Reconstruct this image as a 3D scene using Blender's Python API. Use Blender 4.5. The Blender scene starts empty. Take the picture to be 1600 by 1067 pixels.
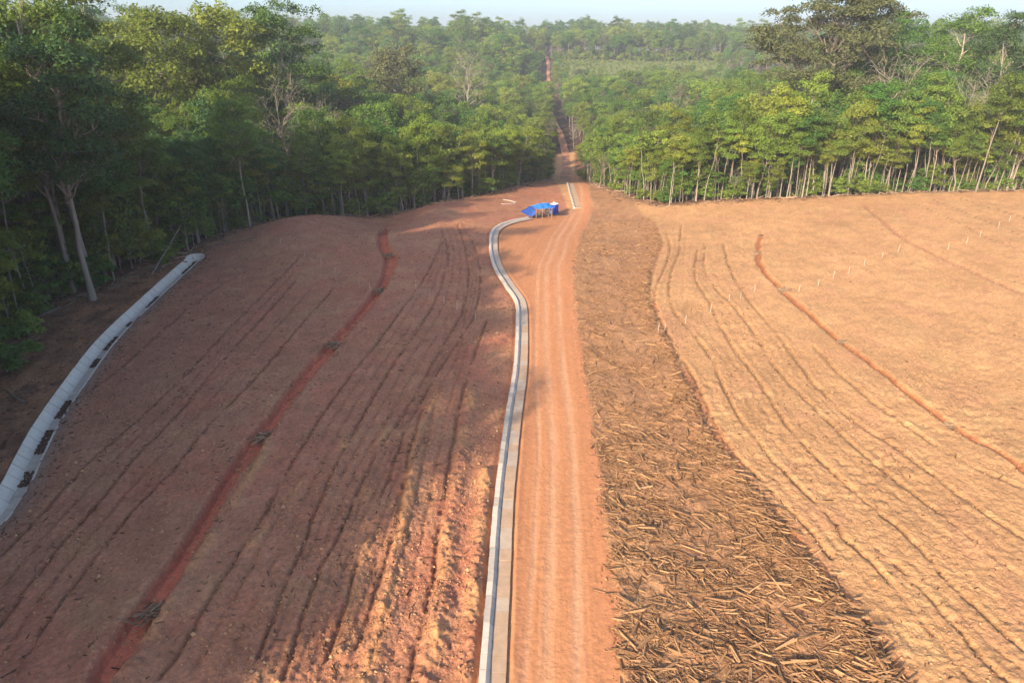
import bpy, math, random
import numpy as np
from mathutils import Vector, Matrix

R = math.radians
rng = np.random.default_rng(7)
random.seed(7)
sc = bpy.context.scene
COL = sc.collection

# ------------------------------------------------------------------ camera, sky, sun, exposure
CAM_Z, PITCH, FPX = 30.0, R(23.6), 1081.0
cam_d = bpy.data.cameras.new('camera')
cam_d.sensor_width = 36.0
cam_d.lens = 36.0 * FPX / 1600.0
cam_d.clip_start, cam_d.clip_end = 0.5, 6000.0
cam = bpy.data.objects.new('camera', cam_d)
cam.location = (0, 0, CAM_Z)
cam.rotation_euler = (R(90) - PITCH, 0, 0)
COL.objects.link(cam)
sc.camera = cam

SUN_EL = R(23.0)
SUN_DIR = Vector((-0.56, -0.83, 0)).normalized()          # horizontal direction towards the sun
world = bpy.data.worlds.new('World'); sc.world = world; world.use_nodes = True
wn = world.node_tree; wn.nodes.clear()
sky = wn.nodes.new('ShaderNodeTexSky'); sky.sky_type = 'NISHITA'; sky.sun_disc = False
sky.sun_elevation = SUN_EL
sky.sun_rotation = math.atan2(SUN_DIR.x, SUN_DIR.y)
sky.air_density, sky.dust_density, sky.ozone_density = 0.7, 2.3, 2.8
wbg = wn.nodes.new('ShaderNodeBackground'); wbg.inputs['Strength'].default_value = 0.15
wo = wn.nodes.new('ShaderNodeOutputWorld')
wn.links.new(sky.outputs[0], wbg.inputs[0]); wn.links.new(wbg.outputs[0], wo.inputs[0])

sun_d = bpy.data.lights.new('sun', 'SUN'); sun_d.energy = 3.6; sun_d.angle = R(0.6); sun_d.color = (1.0, 0.86, 0.66)
sun = bpy.data.objects.new('sun', sun_d)
to_sun = Vector((SUN_DIR.x * math.cos(SUN_EL), SUN_DIR.y * math.cos(SUN_EL), math.sin(SUN_EL)))
sun.rotation_euler = to_sun.to_track_quat('Z', 'Y').to_euler()
sun.location = (-60, -60, 90)
COL.objects.link(sun)

sc.view_settings.view_transform = 'Standard'; sc.view_settings.look = 'None'
sc.view_settings.gamma = 1.0; sc.view_settings.use_curve_mapping = False
sc.view_settings.exposure = 1.17
sc.render.engine = 'CYCLES'
sc.cycles.use_denoising = True
sc.cycles.max_bounces = 6; sc.cycles.diffuse_bounces = 3; sc.cycles.transmission_bounces = 4
sc.cycles.volume_bounces = 1; sc.cycles.use_adaptive_sampling = True; sc.cycles.adaptive_threshold = 0.02
sc.cycles.sample_clamp_indirect = 4.0

# ------------------------------------------------------------------ noise and terrain
def _hash(ix, iy, seed):
    h = (ix.astype(np.int64) * 374761393 + iy.astype(np.int64) * 668265263 + seed * 974634567) & 0xffffffff
    h = ((h ^ (h >> 13)) * 1274126177) & 0xffffffff
    h = ((h ^ (h >> 16)) * 2246822519) & 0xffffffff
    return ((h ^ (h >> 15)) & 0xffffff) / float(0xffffff)
def vnoise(x, y, seed=0):
    x = np.asarray(x, float); y = np.asarray(y, float)
    ix = np.floor(x); iy = np.floor(y); fx = x - ix; fy = y - iy
    fx = fx * fx * fx * (fx * (fx * 6 - 15) + 10); fy = fy * fy * fy * (fy * (fy * 6 - 15) + 10)
    a = _hash(ix, iy, seed); b = _hash(ix + 1, iy, seed); c = _hash(ix, iy + 1, seed); d = _hash(ix + 1, iy + 1, seed)
    return (a * (1 - fx) + b * fx) * (1 - fy) + (c * (1 - fx) + d * fx) * fy
def fbm(x, y, octv=4, seed=0):
    s = 0; a = 0.5; t = 0
    for i in range(octv):
        s = s + a * vnoise(x, y, seed + i * 17); t += a; a *= 0.5
        x, y = x * 1.9 + y * 0.35 + 3.1, y * 1.9 - x * 0.35 + 7.7
    return s / t
def ss(a, b, x):
    t = np.clip((x - a) / (b - a), 0, 1)
    return t * t * (3 - 2 * t)

CRX = [-200, -60, -37, -20, -8, 2, 10, 20, 30, 60, 92, 140, 260]
CRY = [100, 110, 122, 130, 138, 148, 152, 150, 137, 139, 144, 147, 140]
def h0(x, y):
    x = np.asarray(x, float); y = np.asarray(y, float)
    w = np.exp(-((x - 11) / 20.0) ** 2)
    z = -3.6 * ss(88, 152, y) * w
    z = z - 6.0 * ss(0, 1, (y - np.interp(x, CRX, CRY)) / (28 + 70 * w))
    z = z - 0.05 * np.clip(-x - 14, 0, 40) * (1 - ss(110, 150, y))
    z = z + 0.9 * np.exp(-((x - 75) / 34) ** 2 - ((y - 112) / 32) ** 2)
    z = z + 0.7 * np.exp(-((x + 26) / 16) ** 2 - ((y - 105) / 20) ** 2)
    z = z + 2.0 * np.exp(-((x + 37) / 7) ** 2 - ((y - 116) / 10) ** 2) - 3.2 * np.exp(-((x + 24) / 6.5) ** 2 - ((y - 130) / 11) ** 2)
    z = z - 6 * ss(170, 290, y) + (28 - 0.018 * np.clip(x, -200, 400)) * ss(420, 690, y) + (vnoise(x / 110, y / 300, 2) - 0.5) * 13 * ss(600, 700, y) - 14 * ss(900, 2200, y)
    z = z + 23 * np.exp(-((x + 180) / 85) ** 2 - ((y - 235) / 110) ** 2)
    z = z + 8 * np.exp(-((x - 190) / 80) ** 2 - ((y - 270) / 80) ** 2)
    z = z + (fbm(x / 60, y / 60, 2, 5) - 0.5) * 6 * ss(180, 320, np.hypot(x, y))
    return z

CP, SP = math.cos(PITCH), math.sin(PITCH)
def ray(px, py):
    u = (px - 800.0) / FPX; v = (py - 533.5) / FPX
    return np.array([u, CP - v * SP, -SP - v * CP])
def at(px, py, tmax=900.0, dz=0.0):
    """ground point seen at a pixel of the 1600 px photograph"""
    d = ray(px, py); t = np.arange(15, tmax, 0.5)
    z = CAM_Z + d[2] * t - h0(d[0] * t, d[1] * t) - dz
    i = int(np.argmax(z < 0)) if (z < 0).any() else len(t) - 1
    a, b = t[max(i - 1, 0)], t[i]
    for _ in range(18):
        m = 0.5 * (a + b)
        if CAM_Z + d[2] * m - float(h0(d[0] * m, d[1] * m)) - dz < 0: b = m
        else: a = m
    return np.array([d[0] * b, d[1] * b])
def ats(pts): return np.array([at(*p) for p in pts])

def seg_dist(P, x, y):
    """distance to a polyline, arc length of the foot, signed side"""
    best = np.full(x.shape, 1e9); arc = np.zeros(x.shape); side = np.zeros(x.shape); s0 = 0.0
    for (ax, ay), (bx, by) in zip(P[:-1], P[1:]):
        dx, dy = bx - ax, by - ay; L2 = dx * dx + dy * dy; L = math.sqrt(L2)
        t = np.clip(((x - ax) * dx + (y - ay) * dy) / L2, 0, 1)
        ex, ey = x - ax - t * dx, y - ay - t * dy; d = np.hypot(ex, ey); m = d < best
        best = np.where(m, d, best); arc = np.where(m, s0 + t * L, arc); side = np.where(m, np.sign(dx * ey - dy * ex), side)
        s0 += L
    return best, arc, side
def inside(P, x, y):
    c = np.zeros(x.shape, bool); n = len(P)
    for i in range(n):
        x1, y1 = P[i]; x2, y2 = P[(i + 1) % n]
        if y1 == y2: continue
        c ^= ((y1 > y) != (y2 > y)) & (x < (x2 - x1) * (y - y1) / (y2 - y1) + x1)
    return c
def sdf(P, x, y):
    P = np.asarray(P); d, _, _ = seg_dist(np.vstack([P, P[:1]]), x, y)
    return np.where(inside(P, x, y), d, -d)
def smooth_line(P, n=6):
    P = np.asarray(P, float); out = []
    for i in range(len(P) - 1):
        p0, p1, p2, p3 = P[max(i - 1, 0)], P[i], P[i + 1], P[min(i + 2, len(P) - 1)]
        for k in range(n):
            t = k / n
            out.append(0.5 * (2 * p1 + (p2 - p0) * t + (2 * p0 - 5 * p1 + 4 * p2 - p3) * t * t + (3 * p1 - p0 - 3 * p2 + p3) * t ** 3))
    out.append(P[-1]); return np.array(out)
def resample(P, step):
    P = np.asarray(P, float); L = np.r_[0, np.cumsum(np.hypot(*np.diff(P, axis=0).T))]
    n = max(2, int(round(L[-1] / step)) + 1); s = np.linspace(0, L[-1], n)
    return np.c_[np.interp(s, L, P[:, 0]), np.interp(s, L, P[:, 1])]

# road edges, debris strip, trenches and furrows, read off the photograph and laid on the ground
road_left = ats([(795, 1067), (800, 900), (806, 720), (814, 620), (822, 560), (824, 500), (822, 476), (809, 452), (785, 420), (776, 385), (780, 362), (800, 349), (832, 342), (866, 338), (893, 331), (899, 322), (891, 290), (884, 272)])
road_right = ats([(974, 1067), (957, 900), (937, 720), (917, 600), (899, 480), (895, 420), (906, 372), (926, 330), (921, 295), (911, 272)])
road_left = np.vstack([[road_left[0] * [1, 0] + [-0.6, -60]], [[road_left[0][0] - 0.2, 8]], road_left])
road_right = np.vstack([[[road_right[0][0], -60]], [[road_right[0][0], 8]], road_right])
far_road = [(a + b) / 2 for a, b in [(road_left[-1], road_right[-1])]]
road_poly = np.vstack([road_left, road_right[::-1]])
strip_right = ats([(1404, 1067), (1335, 960), (1270, 880), (1200, 790), (1120, 690), (1075, 600), (1050, 545), (1012, 465), (1018, 425), (1036, 380), (1022, 350), (1000, 333)])
strip_right = np.vstack([[[strip_right[0][0] + 6, 8]], strip_right])
strip_poly = np.vstack([road_right[1:], [[road_right[-1][0] + 4.5, road_right[-1][1] - 4]], strip_right[::-1]])
gully_L = smooth_line(ats([(120, 1110), (215, 975), (300, 845), (360, 745), (415, 670), (470, 595), (520, 537), (592, 452), (610, 405), (597, 378), (607, 357)]))
gully_R = smooth_line(ats([(1640, 765), (1560, 705), (1480, 660), (1390, 590), (1312, 531), (1250, 478), (1216, 448), (1190, 418), (1184, 393), (1190, 367)]))
gully_U = smooth_line(ats([(1660, 490), (1600, 460), (1520, 424), (1470, 402), (1412, 372), (1382, 347), (1352, 322)]))
furrow_px = [
 [(0, 868), (70, 797), (134, 728), (191, 676), (240, 632), (300, 575), (345, 525), (420, 450), (470, 400)],
 [(0, 975), (51, 904), (98, 846), (156, 779), (219, 705), (274, 650), (350, 560), (400, 506), (460, 440)],
 [(20, 1055), (78, 963), (125, 900), (176, 834), (219, 783), (274, 728), (332, 658), (400, 590), (450, 530), (520, 450)],
 [(110, 630), (180, 580), (260, 510), (330, 455), (390, 420)],
 [(250, 1060), (289, 1002), (350, 900), (420, 790), (470, 700), (530, 610), (600, 520), (660, 440), (690, 380)],
 [(404, 1025), (439, 928), (466, 869), (510, 760), (560, 660), (620, 560), (680, 470), (700, 400), (690, 360)],
 [(443, 1060), (494, 904), (529, 838), (568, 748), (619, 665), (680, 560), (728, 470), (730, 400), (715, 350)],
 [(498, 1060), (537, 955), (576, 826), (603, 760), (634, 673), (690, 570), (742, 490), (750, 420), (735, 370)],
 [(540, 1060), (590, 920), (618, 826), (637, 720), (660, 640)],
 [(640, 1060), (672, 930), (690, 806), (710, 680), (730, 590), (760, 500)],
 [(1300, 870), (1267, 830), (1224, 787), (1189, 748), (1152, 712), (1119, 665), (1085, 590), (1051, 537), (1025, 481), (1025, 451), (1040, 414), (1047, 387), (1040, 360)],
 [(1514, 1060), (1474, 1010), (1424, 951), (1369, 885), (1318, 838), (1295, 806), (1252, 763), (1201, 709), (1145, 635), (1107, 552), (1070, 507), (1047, 470), (1047, 432), (1062, 387), (1064, 350)],
 [(1640, 1040), (1600, 1014), (1521, 943), (1482, 908), (1424, 842), (1353, 783), (1306, 740), (1267, 705), (1220, 650), (1182, 590), (1137, 530), (1107, 470), (1085, 432), (1090, 390)],
 [(1640, 935), (1600, 904), (1553, 869), (1502, 826), (1447, 783), (1353, 713), (1295, 658), (1216, 579), (1179, 522), (1145, 477), (1115, 447), (1100, 417), (1102, 380)],
 [(1640, 870), (1600, 842), (1533, 795), (1471, 752), (1404, 701), (1330, 654), (1265, 589), (1220, 530), (1170, 470), (1140, 420), (1130, 380)],
 [(1640, 785), (1600, 763), (1502, 720), (1400, 654), (1330, 600), (1270, 540)],
 [(1610, 398), (1540, 370), (1480, 340), (1422, 316)], [(1610, 372), (1540, 345), (1456, 312)], [(1610, 345), (1560, 328), (1500, 310)],
 [(1660, 1110), (1560, 1050), (1480, 960), (1400, 880)]]
furrows = [smooth_line(ats(p), 4) for p in furrow_px]
def between(A, B, t):
    a_, b_ = np.array([resample(q, 0.5) for q in (A,)][0]), resample(B, 0.5); n_ = min(len(a_), len(b_)); ia = np.linspace(0, len(a_) - 1, n_).astype(int); ib = np.linspace(0, len(b_) - 1, n_).astype(int)
    return a_[ia][::4] * (1 - t) + b_[ib][::4] * t
n_main = len(furrows)
for i_, j_ in ((0, 1), (1, 2), (4, 5), (5, 6), (6, 7), (7, 8), (8, 9), (10, 11), (11, 12), (12, 13), (13, 14)):
    for t_ in ((0.5,) if i_ in (0, 1, 10) else (0.33, 0.66)): furrows.append(between(furrows[i_], furrows[j_], t_))
ridge_px = [[(560, 1080), (585, 1010), (611, 924), (634, 834), (650, 720), (668, 660), (690, 600)],
            [(660, 1080), (680, 1000), (697, 931), (709, 806), (728, 673), (742, 600)],
            [(720, 1080), (735, 980), (752, 860), (764, 740)],
            [(215, 1050), (262, 965), (312, 878), (368, 792), (424, 695)], [(400, 850), (440, 790), (475, 750)],
            [(530, 1020), (556, 930), (580, 850)], [(500, 800), (525, 740), (545, 690)], [(570, 780), (590, 720), (612, 670)]]
ridges = [smooth_line(ats(p), 4) for p in ridge_px]
drain = smooth_line(np.vstack([[[-33.0, 26.0]], ats([(-60, 870), (15, 785), (75, 668), (140, 572), (178, 525), (240, 465), (304, 406)])]), 8)
kerb = smooth_line(np.vstack([[[road_left[0][0] - 1.0, 8]], ats([(757, 1067), (770, 900), (778, 790), (790, 690), (797, 640), (807, 575), (810, 510), (808, 472), (791, 446), (772, 413), (767, 382), (772, 360), (794, 348), (826, 341)])]), 6)
clearing = np.array([(-42, -70), (-45, 20), (-49, 50), (-55, 68), (-57, 80), (-54, 92), (-51.5, 103), (-47, 118), (-37, 132), (-24, 141), (-12, 150), (-5, 160),
                     (3, 180), (9.5, 200), (13, 225), (16, 260), (19, 300), (26, 300), (23, 260), (21, 225), (20.5, 205), (22, 185), (24.5, 165), (26, 150), (30, 139.5),
                     (45, 138), (60, 141), (92, 147), (125, 151), (150, 120), (160, 40), (150, -70)])
field_left_poly = np.vstack([drain[::8] + [1.4, 0], [(-46, 112), (-36.5, 124), (-22, 132), (-9, 140), (2, 149)], kerb[::-1]])
CORR = smooth_line(np.array([(17, 195), (17.3, 225), (20, 260), (22.5, 300), (24, 360), (25, 430), (25.5, 500), (28, 570), (31, 640), (33, 720)]))

def detail(x, y):
    """height and colour of the cleared ground"""
    z = h0(x, y); N = x.shape
    inside_c = sdf(clearing, x, y)
    road = sdf(road_poly, x, y); strip = sdf(strip_poly, x, y)
    kd, _, ks = seg_dist(kerb, x, y); dd, _, dsd = seg_dist(drain, x, y)
    left = ((x < 5) & (ks > 0)) | (y > 135) & (x < 12)
    col = np.zeros(N + (3,)); col[:] = (0.085, 0.05, 0.03)
    n1 = fbm(x / 7, y / 7, 4, 11); n2 = fbm(x / 1.3, y / 1.3, 4, 23); n3 = fbm(x / 0.38, y / 0.38, 3, 31); n4 = fbm(x / 22, y / 22, 3, 41)
    gr = (ss(530, 550, y) * (1 - ss(655, 672, y)) * ss(25, 45, x) * (1 - ss(165, 200, x)))[..., None]
    col = col * (1 - gr) + np.array([0.17, 0.185, 0.055]) * (0.7 + 0.6 * n2[..., None]) * gr
    fm = ss(-1.2, 0.6, inside_c)
    bank = ss(-7, 0, inside_c)
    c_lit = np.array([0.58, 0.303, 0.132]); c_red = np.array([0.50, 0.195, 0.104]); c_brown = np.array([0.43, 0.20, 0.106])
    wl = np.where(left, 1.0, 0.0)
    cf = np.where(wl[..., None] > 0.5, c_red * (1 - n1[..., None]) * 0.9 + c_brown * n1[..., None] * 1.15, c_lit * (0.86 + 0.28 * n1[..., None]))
    # paler and redder blotches of subsoil
    k = ss(0.56, 0.7, fbm(x / 4.3, y / 4.3, 4, 77))[..., None]
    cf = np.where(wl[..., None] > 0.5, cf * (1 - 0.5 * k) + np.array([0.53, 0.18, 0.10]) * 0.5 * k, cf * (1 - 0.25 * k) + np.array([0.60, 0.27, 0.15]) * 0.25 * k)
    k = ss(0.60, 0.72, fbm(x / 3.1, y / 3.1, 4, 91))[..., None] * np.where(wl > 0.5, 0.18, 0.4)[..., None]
    cf = cf * (1 - k) + np.array([0.60, 0.35, 0.15]) * k
    cf = cf * (0.80 + 0.40 * n2[..., None])
    # clods and lumps
    lump = np.abs(fbm(x / 0.75 + 0.6 * n1, y / 0.6, 4, 51) - 0.5) * 2
    n5 = fbm(x / 0.22, y / 0.22, 3, 37)
    amp = np.where(wl > 0.5, 0.10, 0.085) * (0.4 + 1.0 * n4)
    zf = (0.5 - np.sqrt(lump)) * amp + (n3 - 0.5) * 0.09 + (n5 - 0.5) * 0.11 + (n1 - 0.5) * 0.3
    rough = np.clip(ss(0.50, 0.68, fbm(x / 9, y / 9, 2, 63)) + 0.7 * ss(32, 48, x) * ss(50, 80, y), 0, 1) * (1 - wl)
    zf = zf + rough * (np.abs(fbm(x / 0.8, y / 1.1, 4, 71) - 0.5) * 2 - 0.3) * -0.26
    dark = np.zeros(N)
    for i, F in enumerate(furrows):
        bb = (x > F[:, 0].min() - 3) & (x < F[:, 0].max() + 3) & (y > F[:, 1].min() - 3) & (y < F[:, 1].max() + 3)
        if not bb.any(): continue
        xx, yy = x[bb], y[bb]
        d, a, s = seg_dist(F, xx + (n2[bb] - 0.5) * 0.3, yy + (n3[bb] - 0.5) * 0.3)
        g = np.exp(-(d / 0.15) ** 2); on = (ss(0.22, 0.45, 0.6 * vnoise(a / 3.5, a * 0 + i, 5) + 0.4 * vnoise(a / 0.8, a * 0 + i, 6)) * 0.8 + 0.2) * (1.0 if i < n_main else (0.42 if F[0, 0] < 2 else 0.2))
        berm = np.exp(-((d * s + 0.42) / 0.30) ** 2)
        zf[bb] += -0.20 * g * on + np.where(wl[bb] > 0.5, 0.07, 0.04) * berm * (0.3 + on) * n2[bb] * 1.6
        dark[bb] = np.maximum(dark[bb], g * on)
    for i, F in enumerate(ridges):
        bb = (x > F[:, 0].min() - 4) & (x < F[:, 0].max() + 4) & (y > F[:, 1].min() - 4) & (y < F[:, 1].max() + 4)
        xx, yy = x[bb], y[bb]
        d, a, s = seg_dist(F, xx + (n1[bb] - 0.5) * 1.2, yy)
        g = np.exp(-(d / (0.55 if i < 3 else 0.4)) ** 2) * (0.55 + 0.6 * vnoise(a / 1.7, a * 0 + 3 * i, 9))
        zf[bb] += (0.36 if i < 3 else 0.22) * g * (0.55 + 0.9 * n3[bb])
        kk = (g * ss(0.35, 0.6, vnoise(a / 3.0, a * 0 + i, 19)))[:, None] * 0.9
        cf[bb] = cf[bb] * (1 - kk) + np.array([0.62, 0.30, 0.13]) * kk  # ochre soil of the ridges, with part of their sunlit streaks coloured in
    cf = cf * (1 - 0.62 * dark[..., None] * (0.4 + 0.6 * n3[..., None]))
    # erosion trenches
    for G, wd, dp, c in ((gully_L, 0.74, 0.70, (0.60, 0.17, 0.092)), (gully_R, 0.38, 0.20, (0.43, 0.155, 0.062)), (gully_U, 0.4, 0.25, (0.48, 0.23, 0.115))):
        d, a, s = seg_dist(G, x + (n2 - 0.5) * 0.5, y + (n3 - 0.5) * 0.3)
        wv = wd * (0.75 + 0.5 * vnoise(a / 6.0, a * 0, 3)) * (0.45 + 0.55 * ss(0, 18, a[:].max() - a)) if G is gully_L else wd * (0.8 + 0.4 * vnoise(a / 5.0, a * 0, 4))
        g = 1 - ss(wv * 0.75, wv * 1.25, d)
        zf = zf * (1 - 0.7 * g) - dp * g + 0.12 * dp * np.exp(-((d - wv * 1.7) / 0.45) ** 2)
        cc = np.array(c) * (0.85 + 0.3 * n2[..., None])
        cf = cf * (1 - g[..., None]) + cc * g[..., None]
    col = col * (1 - bank[..., None]) + np.array([0.27, 0.128, 0.066]) * (0.5 + 1.0 * n2[..., None]) * bank[..., None]
    isfield = fm * ss(-0.6, 1.2, np.where(x < -20, np.where(y < 110, dd * np.where(dsd < 0, 1, -1) - 0.5, 9), 9))
    col = col * (1 - isfield[..., None]) + cf * isfield[..., None]
    z = z + zf * isfield + (1 - isfield) * ((n2 - 0.5) * 0.35 + (n1 - 0.5) * 0.6) * np.where(dd < 2.5, 0.2, 1)
    dust = np.where((dsd < 0) & (x < -20) & (y < 107), np.exp(-((dd - 0.9) / 0.9) ** 2), 0)[..., None] * (0.35 + 0.5 * n2[..., None])
    col = col * (1 - dust) + np.array([0.34, 0.235, 0.165]) * dust
    ob_ = (np.where((dsd > 0) & (x < -20), ss(1.0, 1.6, dd) * (1 - ss(6, 9, dd)), 0) * ss(0.42, 0.66, fbm(x / 2.2, y / 2.2, 4, 17)))[..., None] * 0.8
    col = col * (1 - ob_) + np.array([0.42, 0.19, 0.085]) * ob_
    # debris strip
    sm = ss(-0.25, 0.25, strip + (n2 - 0.5) * 1.0)
    cs = np.array([0.42, 0.212, 0.102]) * (0.75 + 0.5 * n2[..., None]); kk = ss(0.45, 0.7, n1)[..., None]
    cs = cs * (1 - 0.4 * kk) + np.array([0.5, 0.27, 0.13]) * 0.4 * kk
    col = col * (1 - sm[..., None]) + cs * sm[..., None]
    sd, _, _ = seg_dist(strip_right, x, y)
    zs = (n1 - 0.5) * 0.6 + (n2 - 0.5) * 0.30 + (n3 - 0.5) * 0.14 + (n5 - 0.5) * 0.10
    z = z * 1.0 + sm * (zs - zf * isfield + 0.28 * np.exp(-(sd / 1.6) ** 2) * np.where(y < 95, 1, 0.3))
    z = z - 0.2 * np.exp(-((sd) / 0.4) ** 2) * ss(130, 90, y) * (strip < 0.5)
    redcut = np.exp(-((sd - 0.35) / 0.5) ** 2) * (strip < 0) * ss(0.35, 0.6, vnoise(x / 4, y / 4, 8)) * ss(100, 85, y)
    col = col * (1 - 0.7 * redcut[..., None]) + np.array([0.52, 0.19, 0.085]) * 0.7 * redcut[..., None]
    # road
    rm = ss(-0.30, 0.30, road + (n2 - 0.5) * 0.9)
    rd, ra, _ = seg_dist(road_right, x, y)
    wob = (vnoise(ra / 14, ra * 0, 14) - 0.5) * 0.5
    tr = sum(np.exp(-((rd + wob - c) / w_) ** 2) for c, w_ in ((2.15, 0.34), (3.75, 0.38), (4.9, 0.2)))
    streak = fbm(rd * 4.0, ra / 9, 3, 15)
    tr = np.clip(tr * (0.25 + 1.3 * fbm(rd * 2.5, ra / 5, 3, 16)), 0, 1.0)
    cr = np.array([0.60, 0.252, 0.108]) * (0.90 + 0.20 * streak[..., None])
    cr = cr * (1 - 0.75 * tr[..., None]) + np.array([0.68, 0.352, 0.185]) * 0.75 * tr[..., None]
    edge = np.exp(-(road / 0.9) ** 2)[..., None] * 0.5
    cr = cr * (1 - edge) + np.array([0.48, 0.20, 0.10]) * edge
    cr = cr * (0.9 + 0.2 * n3[..., None])
    zr = (n3 - 0.5) * 0.035 - 0.035 * tr + (n1 - 0.5) * 0.08 + (streak - 0.5) * 0.03 + 0.07 * np.exp(-(road / 0.5) ** 2)
    z = z * (1 - rm) + (h0(x, y) + zr) * rm
    col = col * (1 - rm[..., None]) + cr * rm[..., None]
    # bed of the kerb and the drain
    ka = np.where(ks > 0, kd + 0.75, kd)
    z = np.where(ka < 1.5, z * ss(1.15, 1.45, ka) + (h0(x, y) - 0.12) * (1 - ss(1.15, 1.45, ka)), z)
    fo = (dsd > 0) & (y < 107) & (x < -20)
    z = z + np.where(fo, 0.36 * ss(0.9, 1.25, dd) * (1 - ss(2.5, 5, dd)) + 0.7 * ss(1.5, 6, dd) * (1 - ss(8, 16, dd)), 0)
    de = np.where(fo, ss(0.80, 1.16, dd), ss(0.42, 0.70, dd))
    z = np.where((dd < 1.4) & (y < 107) & (x < -20), (z * de + (h0(x, y) - 0.95) * (1 - de)), z)
    e1 = drain[-1] + (drain[-1] - drain[-4]) / np.linalg.norm(drain[-1] - drain[-4]) * 0.6
    ob = 1 - ss(1.0, 1.7, np.hypot(x - e1[0], y - e1[1]))
    z = z * (1 - ob) + (h0(x, y) - 0.75) * ob
    zone = np.zeros(N, np.int8)
    zone[(inside_c > -0.3)] = 1
    zone[(inside_c > -0.3) & (wl < 0.5)] = 2
    zone[(x < -20) & (y < 108) & (np.where(dsd < 0, dd, -dd) < 0.6)] = 0
    zone[strip > 0] = 3; zone[road > 0] = 4
    return z, col, zone
def ground_z(x, y):
    z, _, _ = detail(np.atleast_1d(np.asarray(x, float)), np.atleast_1d(np.asarray(y, float)))
    return z

# ------------------------------------------------------------------ materials
def new_mat(name):
    m = bpy.data.materials.new(name); m.use_nodes = True
    nt = m.node_tree; b = nt.nodes['Principled BSDF']
    return m, nt, b
def N_(nt, t, **kw):
    n = nt.nodes.new(t)
    for k, v in kw.items(): setattr(n, k, v)
    return n
def plain(name, c, rough=0.8, var=0.25, scale=6.0, bump=0.0, spec=0.2):
    m, nt, b = new_mat(name)
    tc = N_(nt, 'ShaderNodeTexCoord'); no = N_(nt, 'ShaderNodeTexNoise'); no.inputs['Scale'].default_value = scale; no.inputs['Detail'].default_value = 6
    nt.links.new(tc.outputs['Object'], no.inputs['Vector'])
    mx = N_(nt, 'ShaderNodeMix', data_type='RGBA')
    mx.inputs['A'].default_value = tuple(v * (1 - var) for v in c) + (1,); mx.inputs['B'].default_value = tuple(min(1, v * (1 + var)) for v in c) + (1,)
    nt.links.new(no.outputs['Fac'], mx.inputs['Factor']); nt.links.new(mx.outputs['Result'], b.inputs['Base Color'])
    b.inputs['Roughness'].default_value = rough; b.inputs['Specular IOR Level'].default_value = spec
    if bump:
        bp = N_(nt, 'ShaderNodeBump'); bp.inputs['Strength'].default_value = bump; bp.inputs['Distance'].default_value = 0.03
        nt.links.new(no.outputs['Fac'], bp.inputs['Height']); nt.links.new(bp.outputs['Normal'], b.inputs['Normal'])
    return m
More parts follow.
